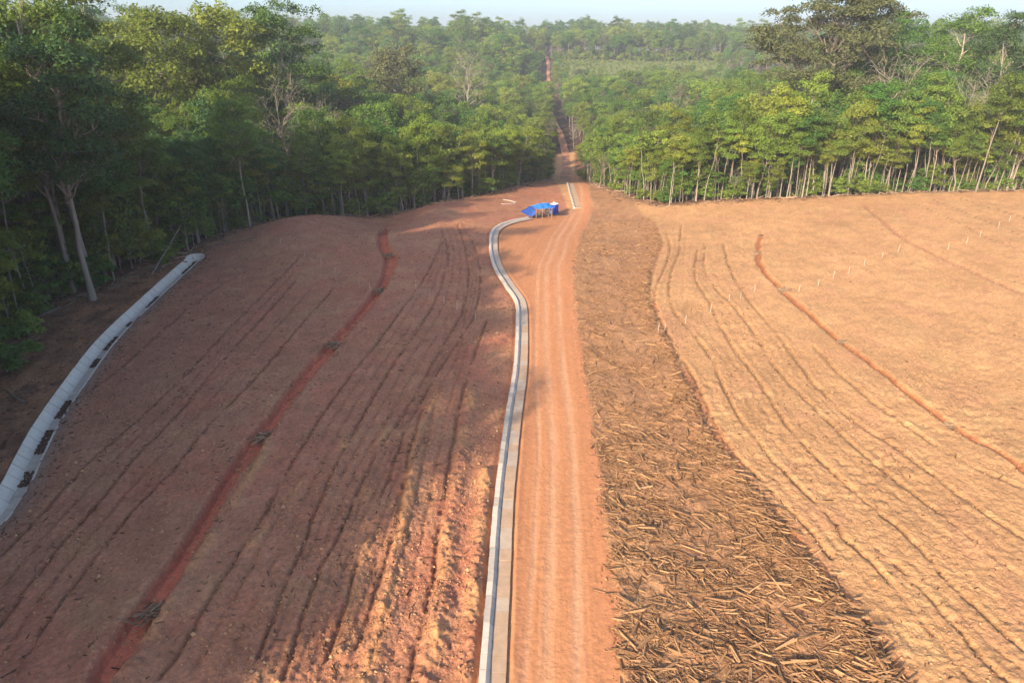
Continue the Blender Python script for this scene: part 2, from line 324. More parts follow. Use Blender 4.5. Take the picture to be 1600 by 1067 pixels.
def soil_mat(name='soil', bump=0.8, lo=0.66, hi=1.34, crumbs=0.5):
    m, nt, b = new_mat(name)
    at_ = N_(nt, 'ShaderNodeAttribute', attribute_name='col'); geo = N_(nt, 'ShaderNodeNewGeometry')
    def noise(s, d, r=0.6):
        n = N_(nt, 'ShaderNodeTexNoise'); n.inputs['Scale'].default_value = s; n.inputs['Detail'].default_value = d; n.inputs['Roughness'].default_value = r
        nt.links.new(geo.outputs['Position'], n.inputs['Vector']); return n
    n1 = noise(3.2, 6, 0.7); n2 = noise(14.0, 4, 0.7); n3 = noise(0.9, 4)
    r1 = N_(nt, 'ShaderNodeMapRange'); r1.inputs['From Min'].default_value = 0.25; r1.inputs['From Max'].default_value = 0.75; r1.inputs['To Min'].default_value = lo; r1.inputs['To Max'].default_value = hi
    nt.links.new(n1.outputs['Fac'], r1.inputs['Value'])
    mu = N_(nt, 'ShaderNodeVectorMath', operation='SCALE'); nt.links.new(at_.outputs['Color'], mu.inputs[0]); nt.links.new(r1.outputs['Result'], mu.inputs['Scale'])
    # scattered dark crumbs of organic litter, pale crumbs of subsoil
    r2 = N_(nt, 'ShaderNodeMapRange'); r2.inputs['From Min'].default_value = 0.60; r2.inputs['From Max'].default_value = 0.72
    nt.links.new(n2.outputs['Fac'], r2.inputs['Value'])
    k = N_(nt, 'ShaderNodeMath', operation='MULTIPLY'); k.inputs[1].default_value = crumbs; nt.links.new(r2.outputs['Result'], k.inputs[0])
    mx = N_(nt, 'ShaderNodeMix', data_type='RGBA'); nt.links.new(k.outputs[0], mx.inputs['Factor']); nt.links.new(mu.outputs[0], mx.inputs['A'])
    sc2 = N_(nt, 'ShaderNodeVectorMath', operation='SCALE'); sc2.inputs['Scale'].default_value = 0.45; nt.links.new(mu.outputs[0], sc2.inputs[0])
    nt.links.new(sc2.outputs[0], mx.inputs['B'])
    nt.links.new(mx.outputs['Result'], b.inputs['Base Color'])
    b.inputs['Roughness'].default_value = 0.95; b.inputs['Specular IOR Level'].default_value = 0.08
    ad = N_(nt, 'ShaderNodeMath', operation='MULTIPLY_ADD'); ad.inputs[1].default_value = 0.35
    nt.links.new(n2.outputs['Fac'], ad.inputs[0]); nt.links.new(n1.outputs['Fac'], ad.inputs[2])
    bp = N_(nt, 'ShaderNodeBump'); bp.inputs['Strength'].default_value = bump; bp.inputs['Distance'].default_value = 0.13
    vo = N_(nt, 'ShaderNodeTexVoronoi'); vo.inputs['Scale'].default_value = 4.5; wv = N_(nt, 'ShaderNodeVectorMath', operation='MULTIPLY_ADD'); wv.inputs[1].default_value = (0.35, 0.35, 0.35)
    nt.links.new(n3.outputs['Color'], wv.inputs[0]); nt.links.new(geo.outputs['Position'], wv.inputs[2]); nt.links.new(wv.outputs[0], vo.inputs['Vector'])
    a3 = N_(nt, 'ShaderNodeMath', operation='MULTIPLY_ADD'); a3.inputs[1].default_value = -0.35; nt.links.new(vo.outputs['Distance'], a3.inputs[0]); nt.links.new(ad.outputs[0], a3.inputs[2]); ad = a3
    nt.links.new(ad.outputs[0], bp.inputs['Height']); nt.links.new(bp.outputs['Normal'], b.inputs['Normal'])
    return m
def leaf_mat(name, dark, light, trans=0.35, hue=0.0):
    m, nt, b = new_mat(name)
    at_ = N_(nt, 'ShaderNodeAttribute', attribute_name='tint'); oi = N_(nt, 'ShaderNodeObjectInfo')
    ad = N_(nt, 'ShaderNodeMath', operation='MULTIPLY_ADD'); ad.inputs[1].default_value = 0.55
    nt.links.new(at_.outputs['Fac'], ad.inputs[0])
    sb = N_(nt, 'ShaderNodeMath', operation='MULTIPLY'); sb.inputs[1].default_value = 0.5; nt.links.new(oi.outputs['Random'], sb.inputs[0]); nt.links.new(sb.outputs[0], ad.inputs[2])
    mx = N_(nt, 'ShaderNodeMix', data_type='RGBA'); mx.inputs['A'].default_value = dark + (1,); mx.inputs['B'].default_value = light + (1,)
    nt.links.new(ad.outputs[0], mx.inputs['Factor'])
    # each tree a little browner, bluer or yellower than the next
    wn_ = N_(nt, 'ShaderNodeTexWhiteNoise', noise_dimensions='1D'); nt.links.new(oi.outputs['Random'], wn_.inputs['W'])
    hs = N_(nt, 'ShaderNodeHueSaturation'); mr = N_(nt, 'ShaderNodeMapRange'); mr.inputs['To Min'].default_value = 0.480; mr.inputs['To Max'].default_value = 0.512
    nt.links.new(wn_.outputs['Value'], mr.inputs['Value']); nt.links.new(mr.outputs['Result'], hs.inputs['Hue']); nt.links.new(mx.outputs['Result'], hs.inputs['Color'])
    mv = N_(nt, 'ShaderNodeMapRange'); mv.inputs['To Min'].default_value = 0.72; mv.inputs['To Max'].default_value = 1.25; nt.links.new(wn_.outputs['Color'], mv.inputs['Value']); nt.links.new(mv.outputs['Result'], hs.inputs['Value'])
    b.inputs['Roughness'].default_value = 0.55; b.inputs['Specular IOR Level'].default_value = 0.25
    nt.links.new(hs.outputs['Color'], b.inputs['Base Color'])
    tr = N_(nt, 'ShaderNodeBsdfTranslucent'); hs2 = N_(nt, 'ShaderNodeHueSaturation'); hs2.inputs['Hue'].default_value = 0.48; hs2.inputs['Value'].default_value = 1.3
    nt.links.new(hs.outputs['Color'], hs2.inputs['Color']); nt.links.new(hs2.outputs['Color'], tr.inputs['Color'])
    ms = N_(nt, 'ShaderNodeMixShader'); ms.inputs[0].default_value = trans
    nt.links.new(b.outputs[0], ms.inputs[1]); nt.links.new(tr.outputs[0], ms.inputs[2]); nt.links.new(ms.outputs[0], nt.nodes['Material Output'].inputs['Surface'])
    return m
def bark_mat(name, c1, c2):
    m, nt, b = new_mat(name)
    tc = N_(nt, 'ShaderNodeTexCoord'); mp = N_(nt, 'ShaderNodeMapping'); mp.inputs['Scale'].default_value = (3, 3, 0.7)
    no = N_(nt, 'ShaderNodeTexNoise'); no.inputs['Scale'].default_value = 1.6; no.inputs['Detail'].default_value = 5
    nt.links.new(tc.outputs['Object'], mp.inputs['Vector']); nt.links.new(mp.outputs['Vector'], no.inputs['Vector'])
    oi = N_(nt, 'ShaderNodeObjectInfo'); ad = N_(nt, 'ShaderNodeMath', operation='MULTIPLY_ADD'); ad.inputs[1].default_value = 0.6
    nt.links.new(oi.outputs['Random'], ad.inputs[0]); sb = N_(nt, 'ShaderNodeMath', operation='SUBTRACT'); sb.inputs[1].default_value = 0.25
    nt.links.new(no.outputs['Fac'], sb.inputs[0]); nt.links.new(sb.outputs[0], ad.inputs[2])
    mx = N_(nt, 'ShaderNodeMix', data_type='RGBA'); mx.inputs['A'].default_value = c1 + (1,); mx.inputs['B'].default_value = c2 + (1,)
    nt.links.new(ad.outputs[0], mx.inputs['Factor']); nt.links.new(mx.outputs['Result'], b.inputs['Base Color'])
    b.inputs['Roughness'].default_value = 0.9; b.inputs['Specular IOR Level'].default_value = 0.1
    return m
def tinted(name, lo, hi, rough=0.85):
    m, nt, b = new_mat(name)
    at_ = N_(nt, 'ShaderNodeAttribute', attribute_name='tint'); geo = N_(nt, 'ShaderNodeNewGeometry'); oi = N_(nt, 'ShaderNodeObjectInfo')
    no = N_(nt, 'ShaderNodeTexNoise'); no.inputs['Scale'].default_value = 9; no.inputs['Detail'].default_value = 4; nt.links.new(geo.outputs['Position'], no.inputs['Vector'])
    a1 = N_(nt, 'ShaderNodeMath', operation='ADD'); nt.links.new(at_.outputs['Fac'], a1.inputs[0]); nt.links.new(no.outputs['Fac'], a1.inputs[1])
    a2 = N_(nt, 'ShaderNodeMath', operation='SUBTRACT'); a2.inputs[1].default_value = 0.5; nt.links.new(a1.outputs[0], a2.inputs[0])
    mx = N_(nt, 'ShaderNodeMix', data_type='RGBA'); mx.inputs['A'].default_value = lo + (1,); mx.inputs['B'].default_value = hi + (1,)
    nt.links.new(a2.outputs[0], mx.inputs['Factor']); nt.links.new(mx.outputs['Result'], b.inputs['Base Color'])
    b.inputs['Roughness'].default_value = rough; b.inputs['Specular IOR Level'].default_value = 0.1
    return m

M_SOIL = soil_mat()
M_ROAD = soil_mat('road_earth', 0.36, 0.82, 1.18, 0.3)
M_LEAF = leaf_mat('leaf_mid_green', (0.078, 0.148, 0.018), (0.225, 0.300, 0.044))
M_LEAF_DARK = leaf_mat('leaf_dark_green', (0.045, 0.125, 0.020), (0.145, 0.245, 0.036), 0.36)
M_LEAF_BLUE = leaf_mat('leaf_blue_green', (0.042, 0.112, 0.032), (0.120, 0.205, 0.048), 0.34)
M_LEAF_LIME = leaf_mat('leaf_yellow_green', (0.145, 0.210, 0.022), (0.295, 0.335, 0.050), 0.4)
M_LEAF_OLIVE = leaf_mat('leaf_olive', (0.085, 0.10, 0.035), (0.18, 0.175, 0.065))
M_LEAF_DRY = leaf_mat('leaf_dry', (0.12, 0.085, 0.045), (0.22, 0.16, 0.08))
M_BARK = bark_mat('bark_pale', (0.14, 0.11, 0.082), (0.40, 0.33, 0.25))
M_BARK_D = bark_mat('bark_grey', (0.10, 0.08, 0.06), (0.30, 0.25, 0.19))
M_WOOD = tinted('splintered_wood', (0.14, 0.066, 0.032), (0.50, 0.28, 0.132))
M_BRUSH = tinted('grey_brushwood', (0.08, 0.045, 0.025), (0.46, 0.30, 0.18))
M_TWIG = tinted('dark_litter', (0.07, 0.035, 0.02), (0.32, 0.17, 0.095))
M_CLOD = tinted('soil_clod', (0.36, 0.16, 0.08), (0.62, 0.36, 0.17))
M_CONC = plain('concrete_pale', (0.72, 0.60, 0.455), 0.9, 0.2, 3.0, 0.3)
M_CONC_D = plain('concrete_grey', (0.54, 0.455, 0.355), 0.9, 0.22, 3.0, 0.3)
M_CONC_S = plain('concrete_silted', (0.52, 0.34, 0.21), 0.95, 0.25, 2.0, 0.3)
M_CONC_G = plain('concrete_dusty', (0.54, 0.40, 0.28), 0.9, 0.2, 2.0, 0.3)
M_CONC_F = plain('concrete_dirty_floor', (0.60, 0.49, 0.37), 0.95, 0.35, 1.4, 0.3)
M_BLUE = plain('blue_tarpaulin', (0.03, 0.17, 0.48), 0.5, 0.35, 1.8, 0.5, 0.35)
M_BLUE_SHADE = plain('shaded_blue_tarpaulin', (0.018, 0.06, 0.25), 0.5, 0.3, 1.8, 0.5, 0.3)  # blue tarpaulin with the shade on the side sheet put into its colour
M_CABIN = plain('blue_plastic', (0.02, 0.07, 0.36), 0.45, 0.12, 2.0, 0.0, 0.4)
M_WHITE = plain('white_plastic', (0.78, 0.77, 0.73), 0.5, 0.08, 3.0)
M_CREAM = plain('cream_canvas', (0.72, 0.60, 0.42), 0.9, 0.15, 4.0)
M_GREY = plain('grey_board', (0.34, 0.30, 0.28), 0.8, 0.2, 4.0)
M_POLE = plain('bare_pole', (0.42, 0.29, 0.19), 0.9, 0.2, 4.0)
M_STAKE = plain('whitewashed_stake', (0.58, 0.50, 0.40), 0.8, 0.15, 5.0)

# ------------------------------------------------------------------ mesh helpers
def mesh_np(name, V, F, mats, tint=None, col=None, midx=None, smooth=False):
    """V (n,3), F (m,k) all faces of the same size"""
    me = bpy.data.meshes.new(name); V = np.asarray(V, np.float32); F = np.asarray(F, np.int32); m, k = F.shape
    me.vertices.add(len(V)); me.vertices.foreach_set('co', V.ravel())
    me.loops.add(m * k); me.loops.foreach_set('vertex_index', F.ravel())
    me.polygons.add(m); me.polygons.foreach_set('loop_start', np.arange(0, m * k, k, dtype=np.int32))
    me.polygons.foreach_set('use_smooth', np.full(m, bool(smooth)))
    for mt in mats: me.materials.append(mt)
    if midx is not None: me.polygons.foreach_set('material_index', np.asarray(midx, np.int32))
    if tint is not None:
        a = me.attributes.new('tint', 'FLOAT', 'POINT'); a.data.foreach_set('value', np.asarray(tint, np.float32))
    if col is not None:
        a = me.attributes.new('col', 'FLOAT_COLOR', 'POINT'); a.data.foreach_set('color', np.c_[col, np.ones(len(V))].astype(np.float32).ravel())
    me.update(calc_edges=True)
    return me
def link(name, me, parent=None, loc=None):
    o = bpy.data.objects.new(name, me); COL.objects.link(o)
    if parent is not None: o.parent = parent
    if loc is not None: o.location = loc
    return o
def tag(o, label=None, cat=None, group=None, kind=None):
    if label: o['label'] = label
    if cat: o['category'] = cat
    if group: o['group'] = group
    if kind: o['kind'] = kind
    return o
class MB:
    """collects quads for one mesh"""
    def __init__(s): s.v = []; s.f = []
    def quad_strip_box(s, c8):
        b = len(s.v); s.v += [tuple(p) for p in c8]
        s.f += [tuple(b + i for i in q) for q in ((0, 3, 2, 1), (4, 5, 6, 7), (0, 1, 5, 4), (1, 2, 6, 5), (2, 3, 7, 6), (3, 0, 4, 7))]
    def box(s, x0, x1, y0, y1, z0, z1, M=None):
        c = [(x0, y0, z0), (x1, y0, z0), (x1, y1, z0), (x0, y1, z0), (x0, y0, z1), (x1, y0, z1), (x1, y1, z1), (x0, y1, z1)]
        if M is not None: c = [tuple(M @ Vector(p)) for p in c]
        s.quad_strip_box(c)
    def tube(s, P, rad, n=6):
        P = [Vector(p) for p in P]; b = len(s.v)
        for i, p in enumerate(P):
            t = (P[min(i + 1, len(P) - 1)] - P[max(i - 1, 0)]).normalized()
            a = t.orthogonal().normalized() if abs(t.z) > 0.99 else t.cross(Vector((0, 0, 1))).normalized(); c = t.cross(a)
            for k in range(n):
                an = 2 * math.pi * k / n; s.v.append(tuple(p + (a * math.cos(an) + c * math.sin(an)) * (rad[i] if hasattr(rad, '__len__') else rad)))
        for i in range(len(P) - 1):
            for k in range(n):
                s.f.append((b + i * n + k, b + i * n + (k + 1) % n, b + (i + 1) * n + (k + 1) % n, b + (i + 1) * n + k))
    def build(s, name, mat, parent=None, smooth=False):
        return link(name, mesh_np(name, np.array(s.v), np.array(s.f), [mat], smooth=smooth), parent)

# ------------------------------------------------------------------ the ground: one sheet, fine where the photograph looks
def polar_axes():
    a_f = np.linspace(R(-50), R(50), 820)
    a_c = np.linspace(R(50), R(310), 90)[1:-1]
    ang = np.r_[a_f, a_c]
    k = np.linspace(0, 1, 500)
    sl0, sl1 = 17.0, 158.0
    d0, d1 = math.atan2(CAM_Z, sl0), math.atan2(CAM_Z, sl1)
    r_f = CAM_Z / np.tan(d0 + (d1 - d0) * k)
    return ang, np.r_[np.array([2.0, 6, 9, 12, 14.5]), r_f, np.linspace(160, 300, 110), np.linspace(306, 760, 70), np.geomspace(790, 2200, 18)]
ANG, RAD = polar_axes()
nA, nR = len(ANG), len(RAD)
AA, RR = np.meshgrid(ANG, RAD)
GX, GY = (RR * np.sin(AA)).ravel(), (RR * np.cos(AA)).ravel()
GZ, GC, GZONE = detail(GX, GY)
GV = np.c_[GX, GY, GZ]
i0 = (np.arange(nR - 1)[:, None] * nA + np.arange(nA)[None]).ravel()
i1 = (np.arange(nR - 1)[:, None] * nA + (np.arange(nA)[None] + 1) % nA).ravel()
GF = np.c_[i0, i0 + nA, i1 + nA, i1]
GF = GF[:, ::-1] if False else np.c_[i0, i1, i1 + nA, i0 + nA][:, ::-1]
# vertex normals of the whole sheet, so that the pieces meet without a seam
fn = np.cross(GV[GF[:, 2]] - GV[GF[:, 0]], GV[GF[:, 3]] - GV[GF[:, 1]])
if fn[:, 2].mean() < 0: GF = GF[:, ::-1]; fn = -fn
VN = np.zeros_like(GV)
for c in range(4): np.add.at(VN, GF[:, c], fn)
VN /= np.linalg.norm(VN, axis=1, keepdims=True)
fz = GZONE[GF].max(axis=1)
for zi, nm in ((0, 'ground'), (1, 'cleared_field'), (2, 'cleared_field'), (3, 'debris_strip_ground'), (4, 'dirt_road')):
    f = GF[fz == zi]; used, inv = np.unique(f, return_inverse=True)
    me = mesh_np(nm, GV[used], inv.reshape(-1, 4), [M_ROAD if zi == 4 else M_SOIL], col=GC[used], smooth=True)
    me.normals_split_custom_set_from_vertices(VN[used].astype(np.float32))
    o = tag(link(nm, me), kind='structure')
    if zi == 1: o['label'] = 'shaded red-brown bare field left of the road'
    if zi == 2: o['label'] = 'sunlit orange bare field right of the road'
# hub of the sheet under the camera
f = np.array([[i, (i + 1) % nA] for i in range(nA)])
hub = np.vstack([GV[:nA], [[0, 0, float(h0(0., 0.))]]])
tag(link('ground', mesh_np('ground', hub, np.c_[f, np.full(nA, nA)][:, ::-1], [M_SOIL], col=np.vstack([GC[:nA], GC[:1]]))), kind='structure')

# the road going on through the valley and up the far hill
rp = resample(CORR, 2.5); tn = np.gradient(rp, axis=0); tn /= np.linalg.norm(tn, axis=1, keepdims=True); nn = np.c_[-tn[:, 1], tn[:, 0]]
wid = np.interp(rp[:, 1], [195, 235, 260, 500, 720], [0.9, 2.4, 1.6, 1.3, 1.5]); us = np.linspace(-1, 1, 7); V = []; C_ = []
for i, p in enumerate(rp):
    for u in us:
        q = p + nn[i] * wid[i] * u * (1 + 0.25 * (vnoise(rp[i, 1] / 5, u * 3, 4) - 0.5)); V.append((q[0], q[1], float(h0(q[0], q[1])) + 0.02 + 0.28 * float(ss(200, 250, q[1])) - 0.25 * abs(u) ** 4)); C_.append(np.array([0.52, 0.24, 0.13]) * (0.8 + 0.4 * vnoise(q[0] / 2, q[1] / 4, 6)))
n = len(us); i = (np.arange(len(rp) - 1)[:, None] * n + np.arange(n - 1)[None]).ravel()
tag(link('dirt_road', mesh_np('dirt_road', np.array(V), np.c_[i, i + n, i + n + 1, i + 1][:, ::-1], [M_SOIL], col=np.array(C_), smooth=True)), kind='structure')

# ------------------------------------------------------------------ trees
def tube_np(P, rad, n=5):
    P = np.asarray(P, float); T = np.gradient(P, axis=0); T /= np.linalg.norm(T, axis=1, keepdims=True) + 1e-9
    ref = np.where(np.abs(T[:, 2:3]) > 0.95, np.array([[1.0, 0, 0]]), np.array([[0, 0, 1.0]]))
    A = np.cross(T, ref); A /= np.linalg.norm(A, axis=1, keepdims=True) + 1e-9; B = np.cross(T, A)
    an = np.arange(n) * 2 * math.pi / n
    V = P[:, None] + (A[:, None] * np.cos(an)[None, :, None] + B[:, None] * np.sin(an)[None, :, None]) * np.asarray(rad)[:, None, None]
    i = (np.arange(len(P) - 1)[:, None] * n + np.arange(n)[None]).ravel(); j = (np.arange(len(P) - 1)[:, None] * n + (np.arange(n)[None] + 1) % n).ravel()
    return V.reshape(-1, 3), np.c_[i, j, j + n, i + n]
def joined(parts):
    V = []; F = []; b = 0
    for v, f in parts: V.append(v); F.append(f + b); b += len(v)
    return np.vstack(V), np.vstack(F)
def limb_path(a, b, r, n=6, sag=0.15, wob=0.06):
    t = np.linspace(0, 1, n)[:, None]; L = np.linalg.norm(b - a)
    up = np.array([0, 0, 1.0]); P = a + (b - a) * t + up * (np.sin(t * math.pi) * sag * L * r.uniform(-0.5, 1.0))
    P[1:-1] += r.normal(0, wob * L, (n - 2, 3)); return P

def grow(seed, H=18., base=0.5, cr=3.5, nl=11, sub=4, leaves=100, ls=0.36, tr=0.17, clump=1.25, flat=0.45, lean=0.05, fork=False, top_flat=0.35, leaf_drop=0.0, twigs=0, dense=1.0):
    """one tree: (wood verts, faces), (leaf verts, faces, tint)"""
    r = np.random.default_rng(seed); wood = []; tips = []
    ln = r.normal(0, lean, 2)
    zt = np.linspace(0, 1, 9); top = H * (0.62 if fork else 0.86)
    trunk = np.c_[ln[0] * H * zt ** 1.5 + np.cumsum(r.normal(0, 0.012 * H, 9)) * zt, ln[1] * H * zt ** 1.5 + np.cumsum(r.normal(0, 0.012 * H, 9)) * zt, top * zt - 0.6 * (zt == 0)]
    rad = tr * (1 - 0.68 * zt) * np.where(zt < 0.05, 1.5, 1.0)
    wood.append(tube_np(trunk, rad, 7))
    def on_trunk(f): return np.array([np.interp(f, zt, trunk[:, k]) for k in range(3)])
    cz = H * base; ch = H - cz
    center = on_trunk(0.95); az0 = r.uniform(0, 6.28)
    for i in range(nl):
        u = (i + 0.5) / nl; az = az0 + i * 2.39996 + r.normal(0, 0.3)
        hz = cz + ch * (0.12 + 0.80 * u) + r.normal(0, 0.04 * ch)
        prof = math.sqrt(max(0.05, 1 - ((u - top_flat) / (1.08 - min(top_flat, .5))) ** 2)) if u > top_flat else 0.6 + 0.4 * u / top_flat
        rr = cr * prof * r.uniform(0.62, 1.02)
        tgt = np.array([center[0] + math.cos(az) * rr, center[1] + math.sin(az) * rr, hz])
        f0 = np.clip((hz - r.uniform(0.15, 0.5) * rr - 0.15 * ch) / top, base * 0.8 * H / top if base * 0.8 * H / top < 0.9 else 0.85, 0.99)
        a = on_trunk(f0); P = limb_path(a, tgt, r, 6); r0 = max(0.03, np.interp(f0, zt, rad) * 0.62)
        wood.append(tube_np(P, np.linspace(r0, r0 * 0.25 + 0.012, 6), 5)); tips.append(tgt)
        for k in range(sub):
            q0 = P[r.integers(2, 5)]; off = r.normal(0, 1, 3); off[2] = abs(off[2]) * 0.45; off *= cr * 0.34 / (np.linalg.norm(off) + 1e-6) * r.uniform(0.6, 1.25)
            q = tgt * 0.75 + q0 * 0.25 + off
            if q[2] > H * 1.02: q[2] = H * 1.02
            wood.append(tube_np(limb_path(q0, q, r, 4), np.linspace(r0 * 0.42, 0.015, 4), 4)); tips.append(q)
            for w in range(twigs):
                q2 = q + r.normal(0, 1, 3) * cr * 0.2 + np.array([0, 0, 0.12 * cr])
                wood.append(tube_np(limb_path(P[r.integers(3, 6)] * 0.4 + q * 0.6, q2, r, 3), np.linspace(r0 * 0.22, 0.012, 3), 3))
    W = joined(wood)
    tips = np.array(tips)
    if leaf_drop > 0: tips = tips[r.random(len(tips)) >= leaf_drop]
    if len(tips) == 0 or leaves == 0: return W, None
    LV = []; LT = []
    for t in tips:
        n = int(leaves * r.uniform(0.65, 1.4) * dense); R_ = clump * r.uniform(0.7, 1.35)
        ph = r.uniform(0, 6.28, n); q = np.sqrt(r.random(n)); x, y = q * np.cos(ph), q * np.sin(ph)
        z = flat * (1 - q * q) + r.normal(0, 0.13, n) - 0.10
        wv = 1 + 0.35 * np.sin(ph * 3 + r.uniform(0, 6)) ; p = np.c_[x * wv, y * wv, z] * R_ + t
        nrm = np.c_[x * 0.75, y * 0.75, np.full(n, 0.75)] + r.normal(0, 0.42, (n, 3)); nrm /= np.linalg.norm(nrm, axis=1, keepdims=True)
        tg = np.cross(nrm, r.normal(0, 1, (n, 3))); tg /= np.linalg.norm(tg, axis=1, keepdims=True) + 1e-9; bt = np.cross(nrm, tg)
        s = ls * r.uniform(0.6, 1.3, n)[:, None]
        c = np.stack([p - tg * s * 0.62, p + bt * s * 0.36 - nrm * s * 0.06, p + tg * s * 0.62 - nrm * s * 0.14, p - bt * s * 0.36 - nrm * s * 0.06], 1)
        LV.append(c.reshape(-1, 3)); tv = np.clip(r.normal(0.5, 0.2) + r.normal(0, 0.16, n), 0, 1); LT.append(np.repeat(tv, 4))
    LV = np.vstack(LV); LT = np.hstack(LT); LF = np.arange(len(LV)).reshape(-1, 4)
    return W, (LV, LF, LT)

KINDS_ = {}     # kind -> list of dict(trunk mesh, crown mesh, joined mesh, H)
def make_kind(kind, n, seed, mat_leaf, mat_bark, **kw):
    out = []
    for i in range(n):
        r = np.random.default_rng(seed + i); k2 = {}
        for k, v in kw.items(): k2[k] = (type(v[0])(r.uniform(v[0], v[1])) if isinstance(v[0], float) else int(r.integers(v[0], v[1] + 1))) if isinstance(v, tuple) else v
        W, L = grow(seed * 13 + i, **k2); ml = mat_leaf[i % len(mat_leaf)]
        tm = mesh_np(kind + '_trunk', W[0], W[1], [mat_bark], smooth=True)
        cm = mesh_np(kind + '_crown', L[0], L[1], [ml], tint=L[2]) if L else None
        if L and kind not in ('forked', 'giant'):
            lv = L[0].reshape(-1, 4, 3)[::2]; lc = lv.mean(1, keepdims=True); lv = (lc + (lv - lc) * 1.32).reshape(-1, 3); lf = np.arange(len(lv)).reshape(-1, 4); lt = L[2].reshape(-1, 4)[::2].ravel()   # fewer, larger leaves for the mass
            V = np.vstack([W[0], lv]); F = np.vstack([W[1], lf + len(W[0])])
            jm = mesh_np(kind, V, F, [mat_bark, ml], tint=np.r_[np.zeros(len(W[0])), lt], midx=np.r_[np.zeros(len(W[1])), np.ones(len(lf))])
        else: jm = tm
        out.append(dict(trunk=tm, crown=cm, all=jm, H=k2.get('H', 18.), nm=len(mat_leaf)))
    KINDS_[kind] = out
make_kind('slender', 7, 100, [M_LEAF, M_LEAF_LIME, M_LEAF_DARK], M_BARK, H=(15.0, 19.0), base=(0.52, 0.68), cr=(2.6, 3.6), nl=(8, 11), sub=4, leaves=150, ls=0.27, tr=(0.075, 0.14), clump=1.15, lean=0.035)
make_kind('forked', 4, 200, [M_LEAF_LIME, M_LEAF], M_BARK, H=(14.0, 17.0), base=(0.34, 0.45), cr=(3.6, 4.6), nl=(8, 10), sub=4, leaves=140, ls=0.27, tr=(0.16, 0.22), clump=1.2, fork=True, lean=0.09)
make_kind('broad', 7, 300, [M_LEAF, M_LEAF_DARK, M_LEAF_LIME, M_LEAF_OLIVE, M_LEAF_DARK], M_BARK_D, H=(19.0, 25.0), base=(0.42, 0.52), cr=(5.0, 6.8), nl=(13, 16), sub=5, leaves=130, ls=0.38, tr=(0.22, 0.32), clump=1.6, flat=0.8)
make_kind('tall', 6, 400, [M_LEAF_DARK, M_LEAF_BLUE, M_LEAF], M_BARK, H=(29.0, 35.0), base=(0.36, 0.5), cr=(5.2, 7.0), nl=(17, 21), sub=5, leaves=160, ls=0.32, tr=(0.26, 0.40), clump=1.7, flat=0.7)
make_kind('giant', 2, 500, [M_LEAF_OLIVE, M_LEAF_DARK], M_BARK, H=(40.0, 42.0), base=0.40, cr=(13.0, 14.0), nl=30, sub=7, leaves=210, ls=0.42, tr=0.85, clump=2.3, fork=True, top_flat=0.3, lean=0.008)
make_kind('bare', 3, 600, [M_LEAF_OLIVE], M_BARK, H=(16.0, 20.0), base=(0.35, 0.45), cr=(3.4, 4.4), nl=12, sub=5, leaves=10, ls=0.3, tr=0.2, clump=1.2, fork=True, leaf_drop=0.8, twigs=3)
make_kind('shrub', 4, 700, [M_LEAF, M_LEAF_DARK, M_LEAF_LIME], M_BARK_D, H=(3.0, 4.6), base=0.12, cr=(1.5, 2.1), nl=8, sub=3, leaves=90, ls=0.25, tr=0.05, clump=0.75, fork=True)
make_kind('sapling', 6, 900, [M_LEAF, M_LEAF_DARK, M_LEAF_LIME, M_LEAF_DARK], M_BARK, H=(7.0, 11.0), base=(0.2, 0.4), cr=(1.8, 2.8), nl=(8, 10), sub=3, leaves=105, ls=0.26, tr=(0.05, 0.09), clump=0.95, lean=0.1)
make_kind('pole', 5, 950, [M_LEAF_LIME, M_LEAF], M_BARK, H=(9.0, 13.0), base=(0.68, 0.8), cr=(0.9, 1.4), nl=5, sub=2, leaves=45, ls=0.32, tr=(0.05, 0.085), clump=0.7, lean=0.06)
make_kind('regrowth', 3, 800, [M_LEAF_LIME, M_LEAF], M_BARK_D, H=(5.0, 7.0), base=0.2, cr=(2.6, 3.2), nl=7, sub=3, leaves=60, ls=0.55, tr=0.08, clump=1.4, fork=True)

def hf(x, y):
    """how tall the growth is: low in the valley by the road, tall beside the near drain"""
    f = np.interp(x, [-60, -36, -20, 0, 14, 26, 42, 60, 90], [1.0, 0.86, 0.74, 0.70, 0.60, 0.56, 0.66, 0.88, 1.0])
    f = f + (1 - f) * ss(300, 430, y)
    f = f * (1 - 0.5 * ss(455, 485, y) * (1 - ss(655, 670, y)) * ss(0, 25, x) * (1 - ss(190, 240, x)))
    return f * (1 - 0.32 * ss(96, 112, y) * (1 - ss(150, 200, y)) * ss(30, 45, -x))
def forest_ok(x, y): return sdf(clearing, np.atleast_1d(x), np.atleast_1d(y))
def corridor(x, y):
    d, _, _ = seg_dist(CORR, np.atleast_1d(x), np.atleast_1d(y)); return d
placed = []
def place_tree(kind, i, x, y, name, label, group, scale=1.0, cat='tree', rot=None, zs=1.0):
    v = KINDS_[kind][i % len(KINDS_[kind])]
    e = bpy.data.objects.new(name, None); COL.objects.link(e)
    e.location = (x, y, float(h0(x, y)) - 0.15); e.rotation_euler = (0, 0, random.uniform(0, 6.28) if rot is None else rot); e.scale = (scale, scale, scale * zs)
    e.empty_display_size = 0.5
    tag(e, label, cat, group)
    link('trunk', v['trunk'], e)
    if v['crown']: link('crown', v['crown'], e)
    placed.append((x, y)); return e
def screen(x, y, z):
    dx, dy, dz = x, y, z - CAM_Z
    f = dy * CP - dz * SP; u = dy * SP + dz * CP
    return 800 + FPX * dx / f, 533.5 - FPX * u / f, f

